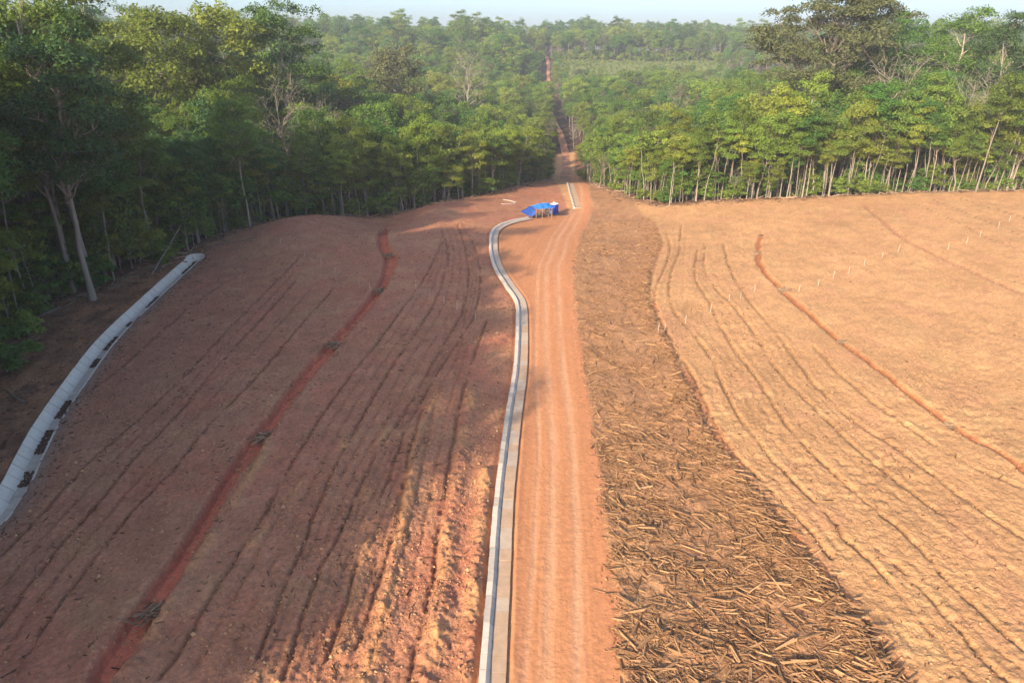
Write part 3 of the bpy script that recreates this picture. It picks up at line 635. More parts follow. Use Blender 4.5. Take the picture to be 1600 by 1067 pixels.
# candidate spots: jittered grid, thinned by a minimum spacing
def spots(x0, x1, y0, y1, step, seed, jit=0.42):
    r = np.random.default_rng(seed); gx, gy = np.meshgrid(np.arange(x0, x1, step), np.arange(y0, y1, step))
    gx = gx.ravel() + r.uniform(-jit, jit, gx.size) * step; gy = gy.ravel() + r.uniform(-jit, jit, gy.size) * step
    return gx, gy
def in_view(x, y, m=1.12): return (y > 20) & (np.abs(x) < 0.76 * y * m + 14)

mass = []            # (x, y, kind, scale) of trees that stand in the mass
rt = np.random.default_rng(55)
# 1. the rims of the clearing: trees one can tell apart
gx, gy = spots(-110, 150, 40, 240, 2.9, 3)
d = forest_ok(gx, gy); cd = corridor(gx, gy)
ok = (d < -1.0) & (d > -16) & in_view(gx, gy) & (cd > 5.0)
gx, gy, d = gx[ok], gy[ok], d[ok]
order = np.argsort(-d); n_rim = dict(l=0, m=0, r=0)
caps = dict(l=100, m=150, r=200)
LOOK = {('slender', 0): 'slender mid-green tree', ('slender', 1): 'slender yellow-green tree', ('slender', 2): 'slender dark-green tree', ('forked', 0): 'low-forking yellow-green tree', ('forked', 1): 'low-forking mid-green tree',
        ('tall', 0): 'tall dark-green tree', ('tall', 1): 'tall blue-green tree', ('tall', 2): 'tall mid-green tree'}
def where(z, x, y):
    if z == 'l': return 'behind the near drain half' if y < 82 else ('behind the far drain half' if y < 104 else 'past the far drain end')
    if z == 'm': return 'at the rim behind the shaded crest' if x < -16 else ('at the rim left of the blue shelter' if x < 0 else 'at the rim left of the road mouth')
    if x < 30: return 'at the rim right of the road mouth'
    return 'at the rim beside the debris strip' if x < 52 else ('at the rim behind the middle sunlit field' if x < 84 else 'at the rim behind the right sunlit field')
COUNT = ['leftmost', 'second', 'third', 'fourth', 'fifth', 'sixth', 'seventh', 'eighth', 'ninth', 'tenth', 'eleventh', 'twelfth', 'thirteenth', 'fourteenth', 'fifteenth', 'sixteenth', 'seventeenth', 'eighteenth', 'nineteenth', 'twentieth', 'twenty-first', 'twenty-second', 'twenty-third', 'twenty-fourth', 'twenty-fifth', 'twenty-sixth', 'twenty-seventh', 'twenty-eighth', 'twenty-ninth', 'thirtieth']
rim = {}
for j in order:
    x, y, dj = gx[j], gy[j], d[j]
    z = 'l' if (x < -36 and y < 134) else ('m' if x < 14 else 'r')
    if z == 'l' and rt.random() < 0.45: continue
    if z != 'l' and dj < -6 and rt.random() < 0.5: continue
    if n_rim[z] >= caps[z]:
        if rt.random() < 0.4: mass.append((x, y, 'tall' if z == 'l' else 'broad', rt.uniform(0.62, 1.0) * float(hf(x, y))))
        continue
    n_rim[z] += 1; q = rt.random(); vi = int(rt.integers(0, 84))
    if z == 'l':
        kd_ = 'tall' if q < (0.55 if y < 100 else 0.25) else 'slender'; s = (rt.uniform(0.80, 1.12) if kd_ == 'tall' else rt.uniform(0.8, 1.35)) * float(hf(x, y))
    else:
        kd_ = 'forked' if q < (0.34 if z == 'm' else 0.2) else 'slender'; s = rt.choice([0.6, 0.75, 0.85, 0.95, 1.1, 1.2]) * rt.uniform(0.92, 1.1) * (1.0 if dj > -5 else 1.12) * float(hf(x, y))
    nk = len(KINDS_[kd_]); lk = LOOK[(kd_, (vi % nk) % KINDS_[kd_][0]['nm'])]; wh = where(z, x, y)
    e = place_tree(kd_, vi, x, y, kd_ + '_tree', lk + ' ' + wh, lk + 's ' + wh, scale=s, zs=rt.uniform(0.9, 1.15))
    rim.setdefault(e['group'], []).append((x / y, e))
for g_, l_ in rim.items():
    l_.sort(key=lambda q: q[0])
    if len(l_) > 1:
        for i_, (_, e) in enumerate(l_): e['label'] += ', leftmost' if i_ == 0 else (', rightmost' if i_ == len(l_) - 1 else ', %s from left' % COUNT[min(i_, len(COUNT) - 1)])
# 2. trees that stand out by themselves
def single(kind, i, px, top_py, dist, name, label, scale=None, rot=None):
    """a tree whose top shows at a pixel, standing at a distance along +y"""
    d_ = ray(px, top_py); t = dist / d_[1]; x, y, zt = d_[0] * t, dist, CAM_Z + d_[2] * t
    v = KINDS_[kind][i % len(KINDS_[kind])]
    s = (zt - float(h0(x, y))) / v['H'] if scale is None else scale
    return place_tree(kind, i, x, y, name, label, None, scale=s, rot=rot)
single('giant', 0, 1305, -35, 200, 'giant_tree', 'huge dark tree with wide crown and pale limbs rising above the right forest', rot=0.6)
single('giant', 1, 1390, 18, 216, 'giant_tree', 'second big spreading tree just right of the huge dark one', rot=2.1)
single('tall', 2, 1525, 14, 205, 'vine_tree', 'vine-covered tree against the sky, right of the huge dark tree')
single('tall', 4, 1585, 26, 195, 'forest_tree', 'small-crowned tree against the sky at the right picture edge')
single('bare', 0, 1420, 70, 172, 'dead_tree', 'leaning pale tree with bare forked limbs below the huge dark tree')
single('bare', 1, 1495, 100, 165, 'dead_tree', 'leafless grey tree with fine twigs, right of the leaning pale one')
single('bare', 2, 440, 118, 150, 'dead_tree', 'rounded leafless yellowish tree above the shaded field rim')
single('bare', 1, 516, 145, 160, 'dead_tree', 'small leafless reddish tree in the canopy right of the rounded one')
single('broad', 2, 360, 14, 175, 'bright_tree', 'bright green tree with pale forked trunk high on the left hill')
single('broad', 2, 205, 16, 160, 'bright_tree', 'bright yellow-green vine-draped crown high on the left hill')
single('tall', 0, 425, 0, 185, 'forest_tree', 'rounded crown at the right end of the left hill skyline')
single('broad', 3, 615, 76, 290, 'olive_tree', 'brownish olive crown in the canopy between left hill and road')
single('bare', 0, 732, 72, 300, 'forked_tree', 'open tree with pale forked limbs in the canopy left of the road')
single('forked', 1, 1130, 130, 235, 'white_trunk_tree', 'tree with straight white trunk in the canopy right of the road')
single('forked', 0, 768, 200, 164, 'forked_tree', 'pale tree forking low at the rim left of the blue shelter')
single('forked', 2, 810, 188, 180, 'forked_tree', 'pale forked tree at the rim directly above the blue shelter', scale=1.05)
single('forked', 3, 850, 200, 202, 'leaning_tree', 'leaning pale tree at the road mouth above the blue cabin')
single('forked', 1, 985, 205, 166, 'forked_tree', 'low spreading pale-limbed tree at the rim right of the road')
for i_, (px_, py_, ds_, lb_) in enumerate([(569, 262, 146, 'leafless fan-shaped grey tree at the rim behind the shaded field crest'), (490, 222, 152, 'leafless grey tree behind the crest, left of the fan-shaped one'),
        (637, 262, 150, 'thin leafless tree at the rim, right of the fan-shaped one'), (247, 262, 112, 'bent pale leafless tree behind the far end of the drain'), (200, 200, 118, 'tall leafless grey tree with several stems above the drain'),
        (1150, 262, 141, 'pale leafless tree with spreading forks at the rim behind the sunlit field'), (1178, 235, 146, 'reddish leafless tree just right of the spreading pale one'), (940, 235, 176, 'bare pale-limbed tree at the rim right of the road mouth'),
        (1560, 110, 168, 'pale bare tree in the canopy near the right picture edge'), (1060, 120, 260, 'greyish bare tree in the canopy right of the road')]):
    single('bare', i_, px_, py_, ds_, 'dead_tree', lb_)
single('tall', 1, 30, 20, 84, 'forest_tree', 'big dark tree filling the left picture edge above the drain')
# 3. the forest behind: canopy as far as the hill
def add_mass(x0, x1, y0, y1, step, seed, kinds, smin, smax, cond=None):
    gx, gy = spots(x0, x1, y0, y1, step, seed); d = forest_ok(gx, gy); cd = corridor(gx, gy)
    ok = (d < -4) & (cd > np.where(gy > 500, 4.6, np.where(gy > 240, 3.6, 5.5))); r = np.random.default_rng(seed + 1)
    if cond is not None: ok &= cond(gx, gy, d)
    for x, y in zip(gx[ok], gy[ok]):
        k = kinds[int(r.integers(0, len(kinds)))]; mass.append((x, y, k, r.uniform(smin, smax) * (float(hf(x, y)) if y > 90 else 1.0)))
reg = lambda x, y: (y > 540) & (y < 660) & (x > 36) & (x < 150 + 0.3 * (y - 560) + 18 * vnoise(y / 20, y * 0, 3))
add_mass(-130, 150, 60, 330, 4.6, 31, ['broad', 'broad', 'slender', 'broad', 'bare'], 0.55, 1.12, lambda x, y, d: (d < -10) & in_view(x, y) & ~((x < -36) & (y < 150)))
add_mass(-150, -36, 40, 160, 6.0, 32, ['tall', 'tall', 'broad'], 0.85, 1.12, lambda x, y, d: (d < -8))
add_mass(-260, -60, 130, 330, 7.5, 33, ['broad', 'tall', 'broad', 'broad'], 0.65, 1.1, lambda x, y, d: in_view(x, y))
add_mass(-420, 420, 330, 560, 8.5, 34, ['broad', 'broad', 'broad', 'broad', 'bare'], 0.55, 1.05, lambda x, y, d: in_view(x, y))
add_mass(90, 260, 130, 330, 7.5, 37, ['broad', 'broad', 'tall'], 0.75, 0.98, lambda x, y, d: in_view(x, y))
add_mass(-640, 640, 560, 830, 9.5, 35, ['broad', 'broad', 'broad', 'tall', 'bare'], 0.55, 1.1, lambda x, y, d: in_view(x, y) & ~reg(x, y))
add_mass(-700, 700, 830, 1000, 16, 38, ['broad', 'tall'], 0.8, 1.1, lambda x, y, d: in_view(x, y))
add_mass(-60, 260, 662, 690, 4.0, 41, ['sapling', 'shrub', 'regrowth'], 0.7, 1.2, lambda x, y, d: in_view(x, y))
add_mass(-10, 230, 540, 680, 4.0, 36, ['regrowth', 'shrub', 'shrub'], 0.35, 0.75, lambda x, y, d: reg(x, y))
# forest that goes on beside and behind the camera and shades the left field
add_mass(-130, -40, -110, -12, 5.6, 39, ['tall', 'tall', 'tall', 'broad'], 0.92, 1.10)
add_mass(-110, -42, -12, 48, 5.2, 40, ['tall'], 1.05, 1.25)
# 4. undergrowth on the rims
under = []
gx, gy = spots(-110, 150, 30, 230, 1.9, 61); d = forest_ok(gx, gy); cd = corridor(gx, gy)
ok = (d < -1.2) & (d > -15) & in_view(gx, gy) & (cd > 4.5)
pn = vnoise(gx / 6, gy / 6, 12)
for x, y, dj, p in zip(gx[ok], gy[ok], d[ok], pn[ok]):
    q = rt.random(); lf = x < -36 and y < 134
    if q < 0.22 * (0.2 + 1.5 * p): under.append((x, y, 'shrub', rt.uniform(0.35, 1.2)))
    elif q > 0.72 and dj > -9: under.append((x, y, 'pole', rt.uniform(0.75, 1.35)))
    elif q < (0.58 if lf else 0.42) and dj < (-2 if lf or x < 14 else -4.5): under.append((x, y, 'sapling', rt.uniform(0.5, 1.5 if lf else 1.15)))

def scatter(name, pts, label, cat):
    kinds = sorted({p[2] for p in pts}); src = bpy.data.collections.new(name + '_sources'); first = {}
    k = 0
    for kd_ in kinds:
        first[kd_] = k
        for v in KINDS_[kd_]:
            o = bpy.data.objects.new('v%03d_%s' % (k, kd_), v['all']); src.objects.link(o); k += 1
    P = np.array([(p[0], p[1]) for p in pts]); z = h0(P[:, 0], P[:, 1]) - 0.2
    me = bpy.data.meshes.new(name); me.vertices.add(len(P)); me.vertices.foreach_set('co', np.c_[P, z].astype(np.float32).ravel())
    r = np.random.default_rng(len(P))
    a = me.attributes.new('which', 'INT', 'POINT'); a.data.foreach_set('value', np.array([first[p[2]] + r.integers(0, len(KINDS_[p[2]])) for p in pts], np.int32))
    a = me.attributes.new('size', 'FLOAT', 'POINT'); a.data.foreach_set('value', np.array([p[3] for p in pts], np.float32))
    a = me.attributes.new('turn', 'FLOAT', 'POINT'); a.data.foreach_set('value', r.uniform(0, 6.28, len(P)).astype(np.float32))
    o = link(name, me); tag(o, label, cat, kind='stuff')
    ng = bpy.data.node_groups.new(name, 'GeometryNodeTree'); ng.interface.new_socket('Geometry', in_out='INPUT', socket_type='NodeSocketGeometry'); ng.interface.new_socket('Geometry', in_out='OUTPUT', socket_type='NodeSocketGeometry')
    gi = ng.nodes.new('NodeGroupInput'); go = ng.nodes.new('NodeGroupOutput'); ip = ng.nodes.new('GeometryNodeInstanceOnPoints')
    ci = ng.nodes.new('GeometryNodeCollectionInfo'); ci.inputs['Collection'].default_value = src; ci.inputs['Separate Children'].default_value = True; ci.inputs['Reset Children'].default_value = True
    def attr(nm, t):
        n = ng.nodes.new('GeometryNodeInputNamedAttribute'); n.data_type = t; n.inputs['Name'].default_value = nm; return n.outputs['Attribute']
    ip.inputs['Pick Instance'].default_value = True
    cx = ng.nodes.new('ShaderNodeCombineXYZ'); ng.links.new(attr('turn', 'FLOAT'), cx.inputs['Z'])
    ng.links.new(gi.outputs[0], ip.inputs['Points']); ng.links.new(ci.outputs[0], ip.inputs['Instance']); ng.links.new(attr('which', 'INT'), ip.inputs['Instance Index'])
    ng.links.new(cx.outputs[0], ip.inputs['Rotation']); ng.links.new(attr('size', 'FLOAT'), ip.inputs['Scale']); ng.links.new(ip.outputs[0], go.inputs[0])
    md = o.modifiers.new('scatter', 'NODES'); md.node_group = ng
    return o
pl = np.array(placed)
mass = [m for m in mass if np.min(np.hypot(pl[:, 0] - m[0], pl[:, 1] - m[1])) > 2.2]
print('individual trees', len(placed), 'mass', len(mass), 'undergrowth', len(under), n_rim)
scatter('forest', mass, 'dense tropical forest canopy covering the valley and far hill', 'forest')
scatter('undergrowth', under, 'low leafy undergrowth between the trunks along the forest rims', 'undergrowth')

# ------------------------------------------------------------------ concrete drain and kerb
def sweep(P, step, gap, prof, parent, name, mat_of, skip=None, lift=0.0):
    """blocks along a line; prof = list of (lateral, z) corners of the section, top first; lateral > 0 is left of the line"""
    Q = resample(P, step); T = np.gradient(Q, axis=0); T /= np.linalg.norm(T, axis=1, keepdims=True); Nn = np.c_[-T[:, 1], T[:, 0]]
    zg = h0(Q[:, 0], Q[:, 1])
    for i in range(len(Q) - 1):
        if skip and skip(i): continue
        b = MB(); jz = random.uniform(-0.012, 0.012); jl = random.uniform(-0.015, 0.015); g = gap / step; c8 = []
        for t in (g, 1 - g):
            p = Q[i] * (1 - t) + Q[i + 1] * t; n = Nn[i] * (1 - t) + Nn[i + 1] * t; z = zg[i] * (1 - t) + zg[i + 1] * t + lift
            c8.append([(p[0] + n[0] * (l + jl), p[1] + n[1] * (l + jl), z + zz + jz) for l, zz in prof])
        b.quad_strip_box([c8[0][0], c8[0][1], c8[0][2], c8[0][3], c8[1][0], c8[1][1], c8[1][2], c8[1][3]])
        b.build(name, mat_of(i), parent)
def root(name, loc, rz=0.0):
    e = bpy.data.objects.new(name, None); COL.objects.link(e); e.location = loc; e.rotation_euler = (0, 0, rz); e.empty_display_size = 0.3; return e
dr = tag(root('concrete_drain', (0, 0, 0)), 'long pale concrete drain channel between the shaded field and the forest', 'drain')
pick = lambda *m: (lambda i: m[int(_hash(np.array([i]), np.array([3]), 9)[0] * 0.999 * len(m))])
sweep(drain, 1.55, 0.035, [(1.10, 0.40), (0.36, -0.50), (0.44, -0.60), (1.20, 0.28)], dr, 'side_slab', pick(M_CONC, M_CONC, M_CONC_W := plain('concrete_whitish', (0.76, 0.64, 0.49), 0.9, 0.15, 3.0, 0.3)))
sweep(drain, 1.55, 0.012, [(0.36, -0.50), (-0.36, -0.50), (-0.36, -0.62), (0.36, -0.62)], dr, 'floor_slab', lambda i: M_CONC_F)
sweep(drain, 1.55, 0.018, [(-0.36, -0.50), (-0.70, 0.05), (-0.80, 0.0), (-0.44, -0.62)], dr, 'side_slab', lambda i: M_CONC)
sweep(drain, 1.55, 0.018, [(-0.70, 0.05), (-0.86, 0.07), (-0.86, -0.08), (-0.78, -0.08)], dr, 'lip', lambda i: M_CONC)
# flared outlet at the far end
e0 = drain[-1]; et = drain[-1] - drain[-4]; et /= np.linalg.norm(et); en = np.array([-et[1], et[0]]); z0 = float(h0(*e0)); b = MB(); K = 9
ring = []
for k in range(K):
    a_ = math.pi * k / (K - 1); l = math.cos(a_) * 1.25; f = math.sin(a_) * 2.4
    ring.append((e0 + en * l * (1 + 0.25 * math.sin(a_)) + et * f, 0.45 - 0.20 * (k / (K - 1))))
for k in range(K - 1):
    (p, zp), (q, zq) = ring[k], ring[k + 1]; ci = e0 + (p - e0) * 0.45; cj = e0 + (q - e0) * 0.45
    b.quad_strip_box([(*p, z0 + zp), (*q, z0 + zq), (*cj, z0 - 0.42), (*ci, z0 - 0.42), (*p, z0 + zp - 0.12), (*q, z0 + zq - 0.12), (*cj, z0 - 0.56), (*ci, z0 - 0.56)])
b.build('flared_outlet', M_CONC, dr)
kr = tag(root('concrete_kerb', (0, 0, 0)), 'concrete kerb and gutter curving along the left side of the road', 'kerb')
kp = kerb[5:]
KL = resample(kp, 1.05)
sweep(kp, 1.05, 0.015, [(0.30, 0.26), (-0.05, 0.26), (-0.32, -0.10), (0.30, -0.10)], kr, 'kerb_block', lambda i: M_CONC_D if KL[i][1] < 62 and _hash(np.array([i]), np.array([1]), 4)[0] < 0.42 else M_CONC)
sweep(kp, 1.05, 0.008, [(-0.30, 0.035), (-1.08, 0.055), (-1.08, -0.08), (-0.30, -0.08)], kr, 'gutter_slab', lambda i: (M_CONC_S, M_CONC_S, M_CONC_G)[int(_hash(np.array([i]), np.array([7]), 2)[0] * 2.999)] if KL[i][1] < 75 else M_CONC_G)
k2 = tag(root('concrete_kerb', (0, 0, 0)), 'short straight kerb and gutter beside the road behind the blue cabin', 'kerb')
kp2 = ats([(887, 287), (891, 302), (898, 326)])[::-1]
sweep(kp2, 1.6, 0.015, [(0.30, 0.30), (-0.05, 0.30), (-0.32, -0.10), (0.30, -0.10)], k2, 'kerb_block', lambda i: M_CONC_D if i % 2 else M_CONC)
sweep(kp2, 1.6, 0.008, [(-0.30, 0.10), (-1.5, 0.12), (-1.5, -0.08), (-0.30, -0.08)], k2, 'gutter_slab', lambda i: M_CONC_S)
k3 = tag(root('drain_outlet', (0, 0, 0)), 'small curved concrete outlet at the crest left of the blue shelter', 'drain')
kp3 = smooth_line(ats([(786, 312.5), (796, 314), (806, 317.5), (797, 319), (784, 319)]), 4)
sweep(kp3, 1.2, 0.015, [(0.2, 0.13), (-0.2, 0.10), (-0.2, -0.1), (0.2, -0.1)], k3, 'slab', lambda i: M_CONC_F)

# ------------------------------------------------------------------ sticks, splinters, litter, clods
def prisms(x, y, z, yaw, pit, L, w, t, taper, roll):
    n = len(x); ux = np.c_[np.cos(yaw) * np.cos(pit), np.sin(yaw) * np.cos(pit), np.sin(pit)]; sx = np.c_[-np.sin(yaw), np.cos(yaw), np.zeros(n)]; vx = np.cross(ux, sx)
    s2 = sx * np.cos(roll)[:, None] + vx * np.sin(roll)[:, None]; v2 = np.cross(ux, s2); c = np.c_[x, y, z]; V = np.zeros((n, 8, 3))
    for k, (e, a_, b_) in enumerate(((-1, -1, -1), (-1, 1, -1), (-1, 1, 1), (-1, -1, 1), (1, -1, -1), (1, 1, -1), (1, 1, 1), (1, -1, 1))):
        sc_ = (1.0 if e < 0 else taper)
        ex = L * 0.5 * e * (1 + 0.16 * a_ * np.sin(x * 37 + k) + 0.1 * b_)
        V[:, k] = c + ux * ex[:, None] + s2 * (w * 0.5 * a_ * sc_)[:, None] + v2 * (t * 0.5 * b_ * sc_)[:, None]
    q = np.array([(0, 1, 2, 3), (7, 6, 5, 4), (0, 4, 5, 1), (1, 5, 6, 2), (2, 6, 7, 3), (3, 7, 4, 0)])
    F = (np.arange(n)[:, None, None] * 8 + q[None]).reshape(-1, 4)
    return V.reshape(-1, 3), F
def strip_points(n, seed, near=True):
    r = np.random.default_rng(seed); xs = []; ys = []
    while sum(map(len, xs)) < n:
        y = 18 + 112 * r.random(n * 3) ** (1.6 if near else 1.1); x = r.uniform(3, 34, n * 3)
        s_ = sdf(strip_poly, x, y); sd_, _, _ = seg_dist(strip_right, x, y)
        pr = (0.28 + 0.72 * ss(0.34, 0.6, fbm(x / 3.2, y / 2.0, 3, 88))) * (0.55 + 0.9 * np.exp(-(sd_ / 2.2) ** 2))
        ok = (s_ > 0.15 - 0.9 * r.random(n * 3) ** 3) & (r.random(n * 3) < pr); xs.append(x[ok]); ys.append(y[ok])
    return np.hstack(xs)[:n], np.hstack(ys)[:n]
rs = np.random.default_rng(91)
n = 50000; x, y = strip_points(n, 5)
L = np.clip(rs.lognormal(-1.2, 0.68, n), 0.07, 1.7) * np.interp(y, [32, 80], [1.0, 0.55]); w = np.clip(L * rs.uniform(0.05, 0.17, n), 0.018, 0.12); t = w * rs.uniform(0.3, 0.8, n)
sdq, _, _ = seg_dist(strip_right, x, y)
z = ground_z(x, y) + t * 0.4 + rs.random(n) ** 2 * (0.10 + 0.22 * np.exp(-(sdq / 1.6) ** 2))
yaw = np.where(rs.random(n) < 0.45, rs.normal(2.75, 0.45, n), rs.uniform(0, math.pi, n))
V, F = prisms(x, y, z, yaw, rs.normal(0, 0.16, n), L, w, t, rs.uniform(0.3, 1.0, n), rs.normal(0, 0.6, n))
tag(link('wood_debris', mesh_np('wood_debris', V, F, [M_WOOD], tint=np.repeat(np.clip(rs.normal(0.5, 0.27, n), 0, 1), 8))), 'splintered wood and chips covering the strip right of the road', 'wood debris', kind='stuff')
n = 300; x, y = strip_points(n * 2, 6); o_ = np.argsort(y)[:n]; x, y = x[o_], y[o_]
L = np.clip(rs.lognormal(-0.1, 0.34, n), 0.6, 2.1); w = np.clip(L * rs.uniform(0.06, 0.17, n), 0.05, 0.22); t = w * rs.uniform(0.35, 0.8, n)
sdq, _, _ = seg_dist(strip_right, x, y); rdq, _, _ = seg_dist(road_right, x, y)
z = ground_z(x, y) + 0.08 + t * 0.4 + rs.random(n) * 0.12
def zone_txt(i):
    a_ = 'in the heap along the sunlit field' if sdq[i] < 2.2 else ('beside the road edge' if rdq[i] < 2.2 else 'in the middle of the debris strip')
    b_ = 'nearest the camera' if y[i] < 30 else ('in the near part' if y[i] < 40 else ('in the middle part' if y[i] < 55 else 'in the far part'))
    c_ = 'broad split slab' if w[i] > 0.15 else ('long splintered pole' if L[i] > 1.5 else 'short splintered stick')
    return c_, a_, b_
for i in range(n):
    V, F = prisms(*[np.zeros(2)] * 3, np.zeros(2) + [0, rs.normal(0, 0.06)], np.array([0.0, rs.normal(0, 0.03)]), np.array([L[i], L[i] * 0.7]), np.array([w[i], w[i] * 0.45]), np.array([t[i], t[i] * 0.9]), np.array([rs.uniform(0.3, 0.9), 0.5]), np.array([0, 0.5]))
    V[8:] += [L[i] * rs.uniform(-0.1, 0.25), w[i] * 0.42, t[i] * 0.35]
    ob = link('wood_splinter', mesh_np('wood_splinter', V, F, [M_WOOD], tint=np.full(len(V), float(np.clip(rs.normal(0.62, 0.25), 0, 1)))), loc=(x[i], y[i], z[i]))
    ob.rotation_euler = (rs.normal(0, 0.4), rs.normal(0, 0.12), rs.normal(2.75, 0.5) if rs.random() < 0.5 else rs.uniform(0, 3.14))
    c_, a_, b_ = zone_txt(i); tag(ob, '%s %s, %s' % (c_, a_, b_), 'wood', 'splintered wood %s, %s' % (a_, b_))

def field_points(n, seed, left):
    r = np.random.default_rng(seed); xs = []; ys = []
    while sum(map(len, xs)) < n:
        y = 18 + 110 * r.random(n * 3) ** 1.6; x = r.uniform(-48, 2, n * 3) if left else r.uniform(12, 82, n * 3)
        ok = (sdf(clearing, x, y) > 1.5) & (sdf(strip_poly, x, y) < -0.3) & (sdf(road_poly, x, y) < -1.0) & in_view(x, y, 1.02)
        kd_, _, ks_ = seg_dist(kerb, x, y); dd_, _, ds_ = seg_dist(drain, x, y)
        ok &= (kd_ > 0.6) & ((dd_ > 1.6) & (ds_ < 0) | (not left))
        ok &= r.random(n * 3) < 0.25 + 0.75 * ss(0.42, 0.66, fbm(x / 2.6, y / 2.6, 3, 99))
        xs.append(x[ok]); ys.append(y[ok])
    return np.hstack(xs)[:n], np.hstack(ys)[:n]
OCT = np.array([(1, 0, 0), (-1, 0, 0), (0, 1, 0), (0, -1, 0), (0, 0, 1), (0, 0, -0.7)]); OCF = np.array([(0, 2, 4), (2, 1, 4), (1, 3, 4), (3, 0, 4), (2, 0, 5), (1, 2, 5), (3, 1, 5), (0, 3, 5)])
def clods(name, x, y, s, tint, label):
    n = len(x); V = OCT[None] * s[:, None, None] * rs.uniform(0.6, 1.35, (n, 6, 1)); a_ = rs.uniform(0, 6.28, n)
    X = V[:, :, 0] * np.cos(a_)[:, None] - V[:, :, 1] * np.sin(a_)[:, None]; Y = V[:, :, 0] * np.sin(a_)[:, None] + V[:, :, 1] * np.cos(a_)[:, None]
    V = np.stack([X + x[:, None], Y + y[:, None], V[:, :, 2] * 0.75 + (ground_z(x, y) + s * 0.25)[:, None]], 2)
    tag(link(name, mesh_np(name, V.reshape(-1, 3), (np.arange(n)[:, None, None] * 6 + OCF[None]).reshape(-1, 3), [M_CLOD], tint=np.repeat(tint, 6))), label, 'soil clods', kind='stuff')
n = 24000; x, y = field_points(n, 21, True); clods('soil_clods', x, y, np.clip(rs.lognormal(-2.95, 0.45, n), 0.025, 0.2), np.clip(rs.normal(0.38, 0.25, n), 0, 1), 'crumbled soil clods over the shaded field')
n = 12000; x, y = field_points(n, 22, False); clods('soil_clods', x, y, np.clip(rs.lognormal(-3.1, 0.42, n), 0.025, 0.14), np.clip(rs.normal(0.55, 0.2, n), 0, 1), 'crumbled soil clods over the sunlit field')
rp_ = resample(road_right[1:], 0.04); k = rs.random(len(rp_)) < 0.6; q_ = rp_[k] + rs.normal(-0.1, 0.45, (k.sum(), 2)); k = (q_[:, 1] > 17) & (q_[:, 1] < 120); q_ = q_[k]; n = len(q_)
clods('road_gravel', q_[:, 0], q_[:, 1], np.clip(rs.lognormal(-3.1, 0.4, n), 0.02, 0.15), np.clip(rs.normal(0.3, 0.25, n), 0, 1), 'loose earth crumbs along the right road edge')
# twigs: lying in the furrows, thinly over the fields, thick on the bank by the drain and on its floor
X = []; Y = []
for fi_, F_ in enumerate(furrows):
    P = resample(F_, 0.16); k = rs.random(len(P)) < (0.45 if fi_ < n_main else 0.15); P = P[k] + rs.normal(0, 0.16, (k.sum(), 2)); X.append(P[:, 0]); Y.append(P[:, 1])
for left, m in ((True, 4500), (False, 2200)):
    a_, b_ = field_points(m, 33, left); X.append(a_); Y.append(b_)
P = resample(drain, 0.05); nn_ = np.gradient(P, axis=0); nn_ = np.c_[-nn_[:, 1], nn_[:, 0]] / (np.linalg.norm(nn_, axis=1, keepdims=True) + 1e-9)
for k in range(3):
    l = rs.uniform(1.8, 8, len(P)); Q = P + nn_ * l[:, None]; X.append(Q[:, 0]); Y.append(Q[:, 1])
Q = P - nn_ * rs.uniform(1.1, 2.6, len(P))[:, None]; k = rs.random(len(P)) < 0.4; X.append(Q[k, 0]); Y.append(Q[k, 1])
x = np.hstack(X); y = np.hstack(Y); k = (y > 16) & in_view(x, y, 1.05); x, y = x[k], y[k]; n = len(x)
L = np.clip(rs.lognormal(-1.95, 0.65, n), 0.05, 0.9); w = np.clip(L * rs.uniform(0.12, 0.35, n), 0.015, 0.06)
V, F = prisms(x, y, ground_z(x, y) + w * 0.5, rs.uniform(0, 3.14, n), rs.normal(0, 0.14, n), L, w, w * 0.8, rs.uniform(0.3, 1, n), rs.uniform(0, 3, n))
tag(link('twig_litter', mesh_np('twig_litter', V, F, [M_TWIG], tint=np.repeat(np.clip(rs.normal(0.35, 0.28, n), 0, 1), 8))), 'dark twigs and roots scattered over the bare soil and drain bank', 'litter', kind='stuff')
# brush pushed up against the forest rims
cb = np.vstack([clearing, clearing[:1]]); Q = resample(cb, 0.05); Q = Q[(Q[:, 1] > 60) & (Q[:, 1] < 210)]; k = rs.random(len(Q)) < 0.55; Q = Q[k] + rs.normal(0, 1.3, (k.sum(), 2)); k = (sdf(road_poly, Q[:, 0], Q[:, 1]) < -1.0) & in_view(Q[:, 0], Q[:, 1]) & (corridor(Q[:, 0], Q[:, 1]) > 3.5); Q = Q[k]; n = len(Q)
L = np.clip(rs.lognormal(-0.3, 0.6, n), 0.2, 3.2); w = np.clip(L * rs.uniform(0.03, 0.1, n), 0.03, 0.14)
V, F = prisms(Q[:, 0], Q[:, 1], ground_z(Q[:, 0], Q[:, 1]) + w * 0.5 + rs.random(n) ** 2 * 0.35, rs.uniform(0, 3.14, n), rs.normal(0, 0.22, n), L, w, w * 0.8, rs.uniform(0.3, 1, n), rs.uniform(0, 3, n))
tag(link('brush_litter', mesh_np('brush_litter', V, F, [M_BRUSH], tint=np.repeat(np.clip(rs.normal(0.5, 0.3, n), 0, 1), 8))), 'broken branches and brush pushed up along the forest rims', 'brush', kind='stuff')
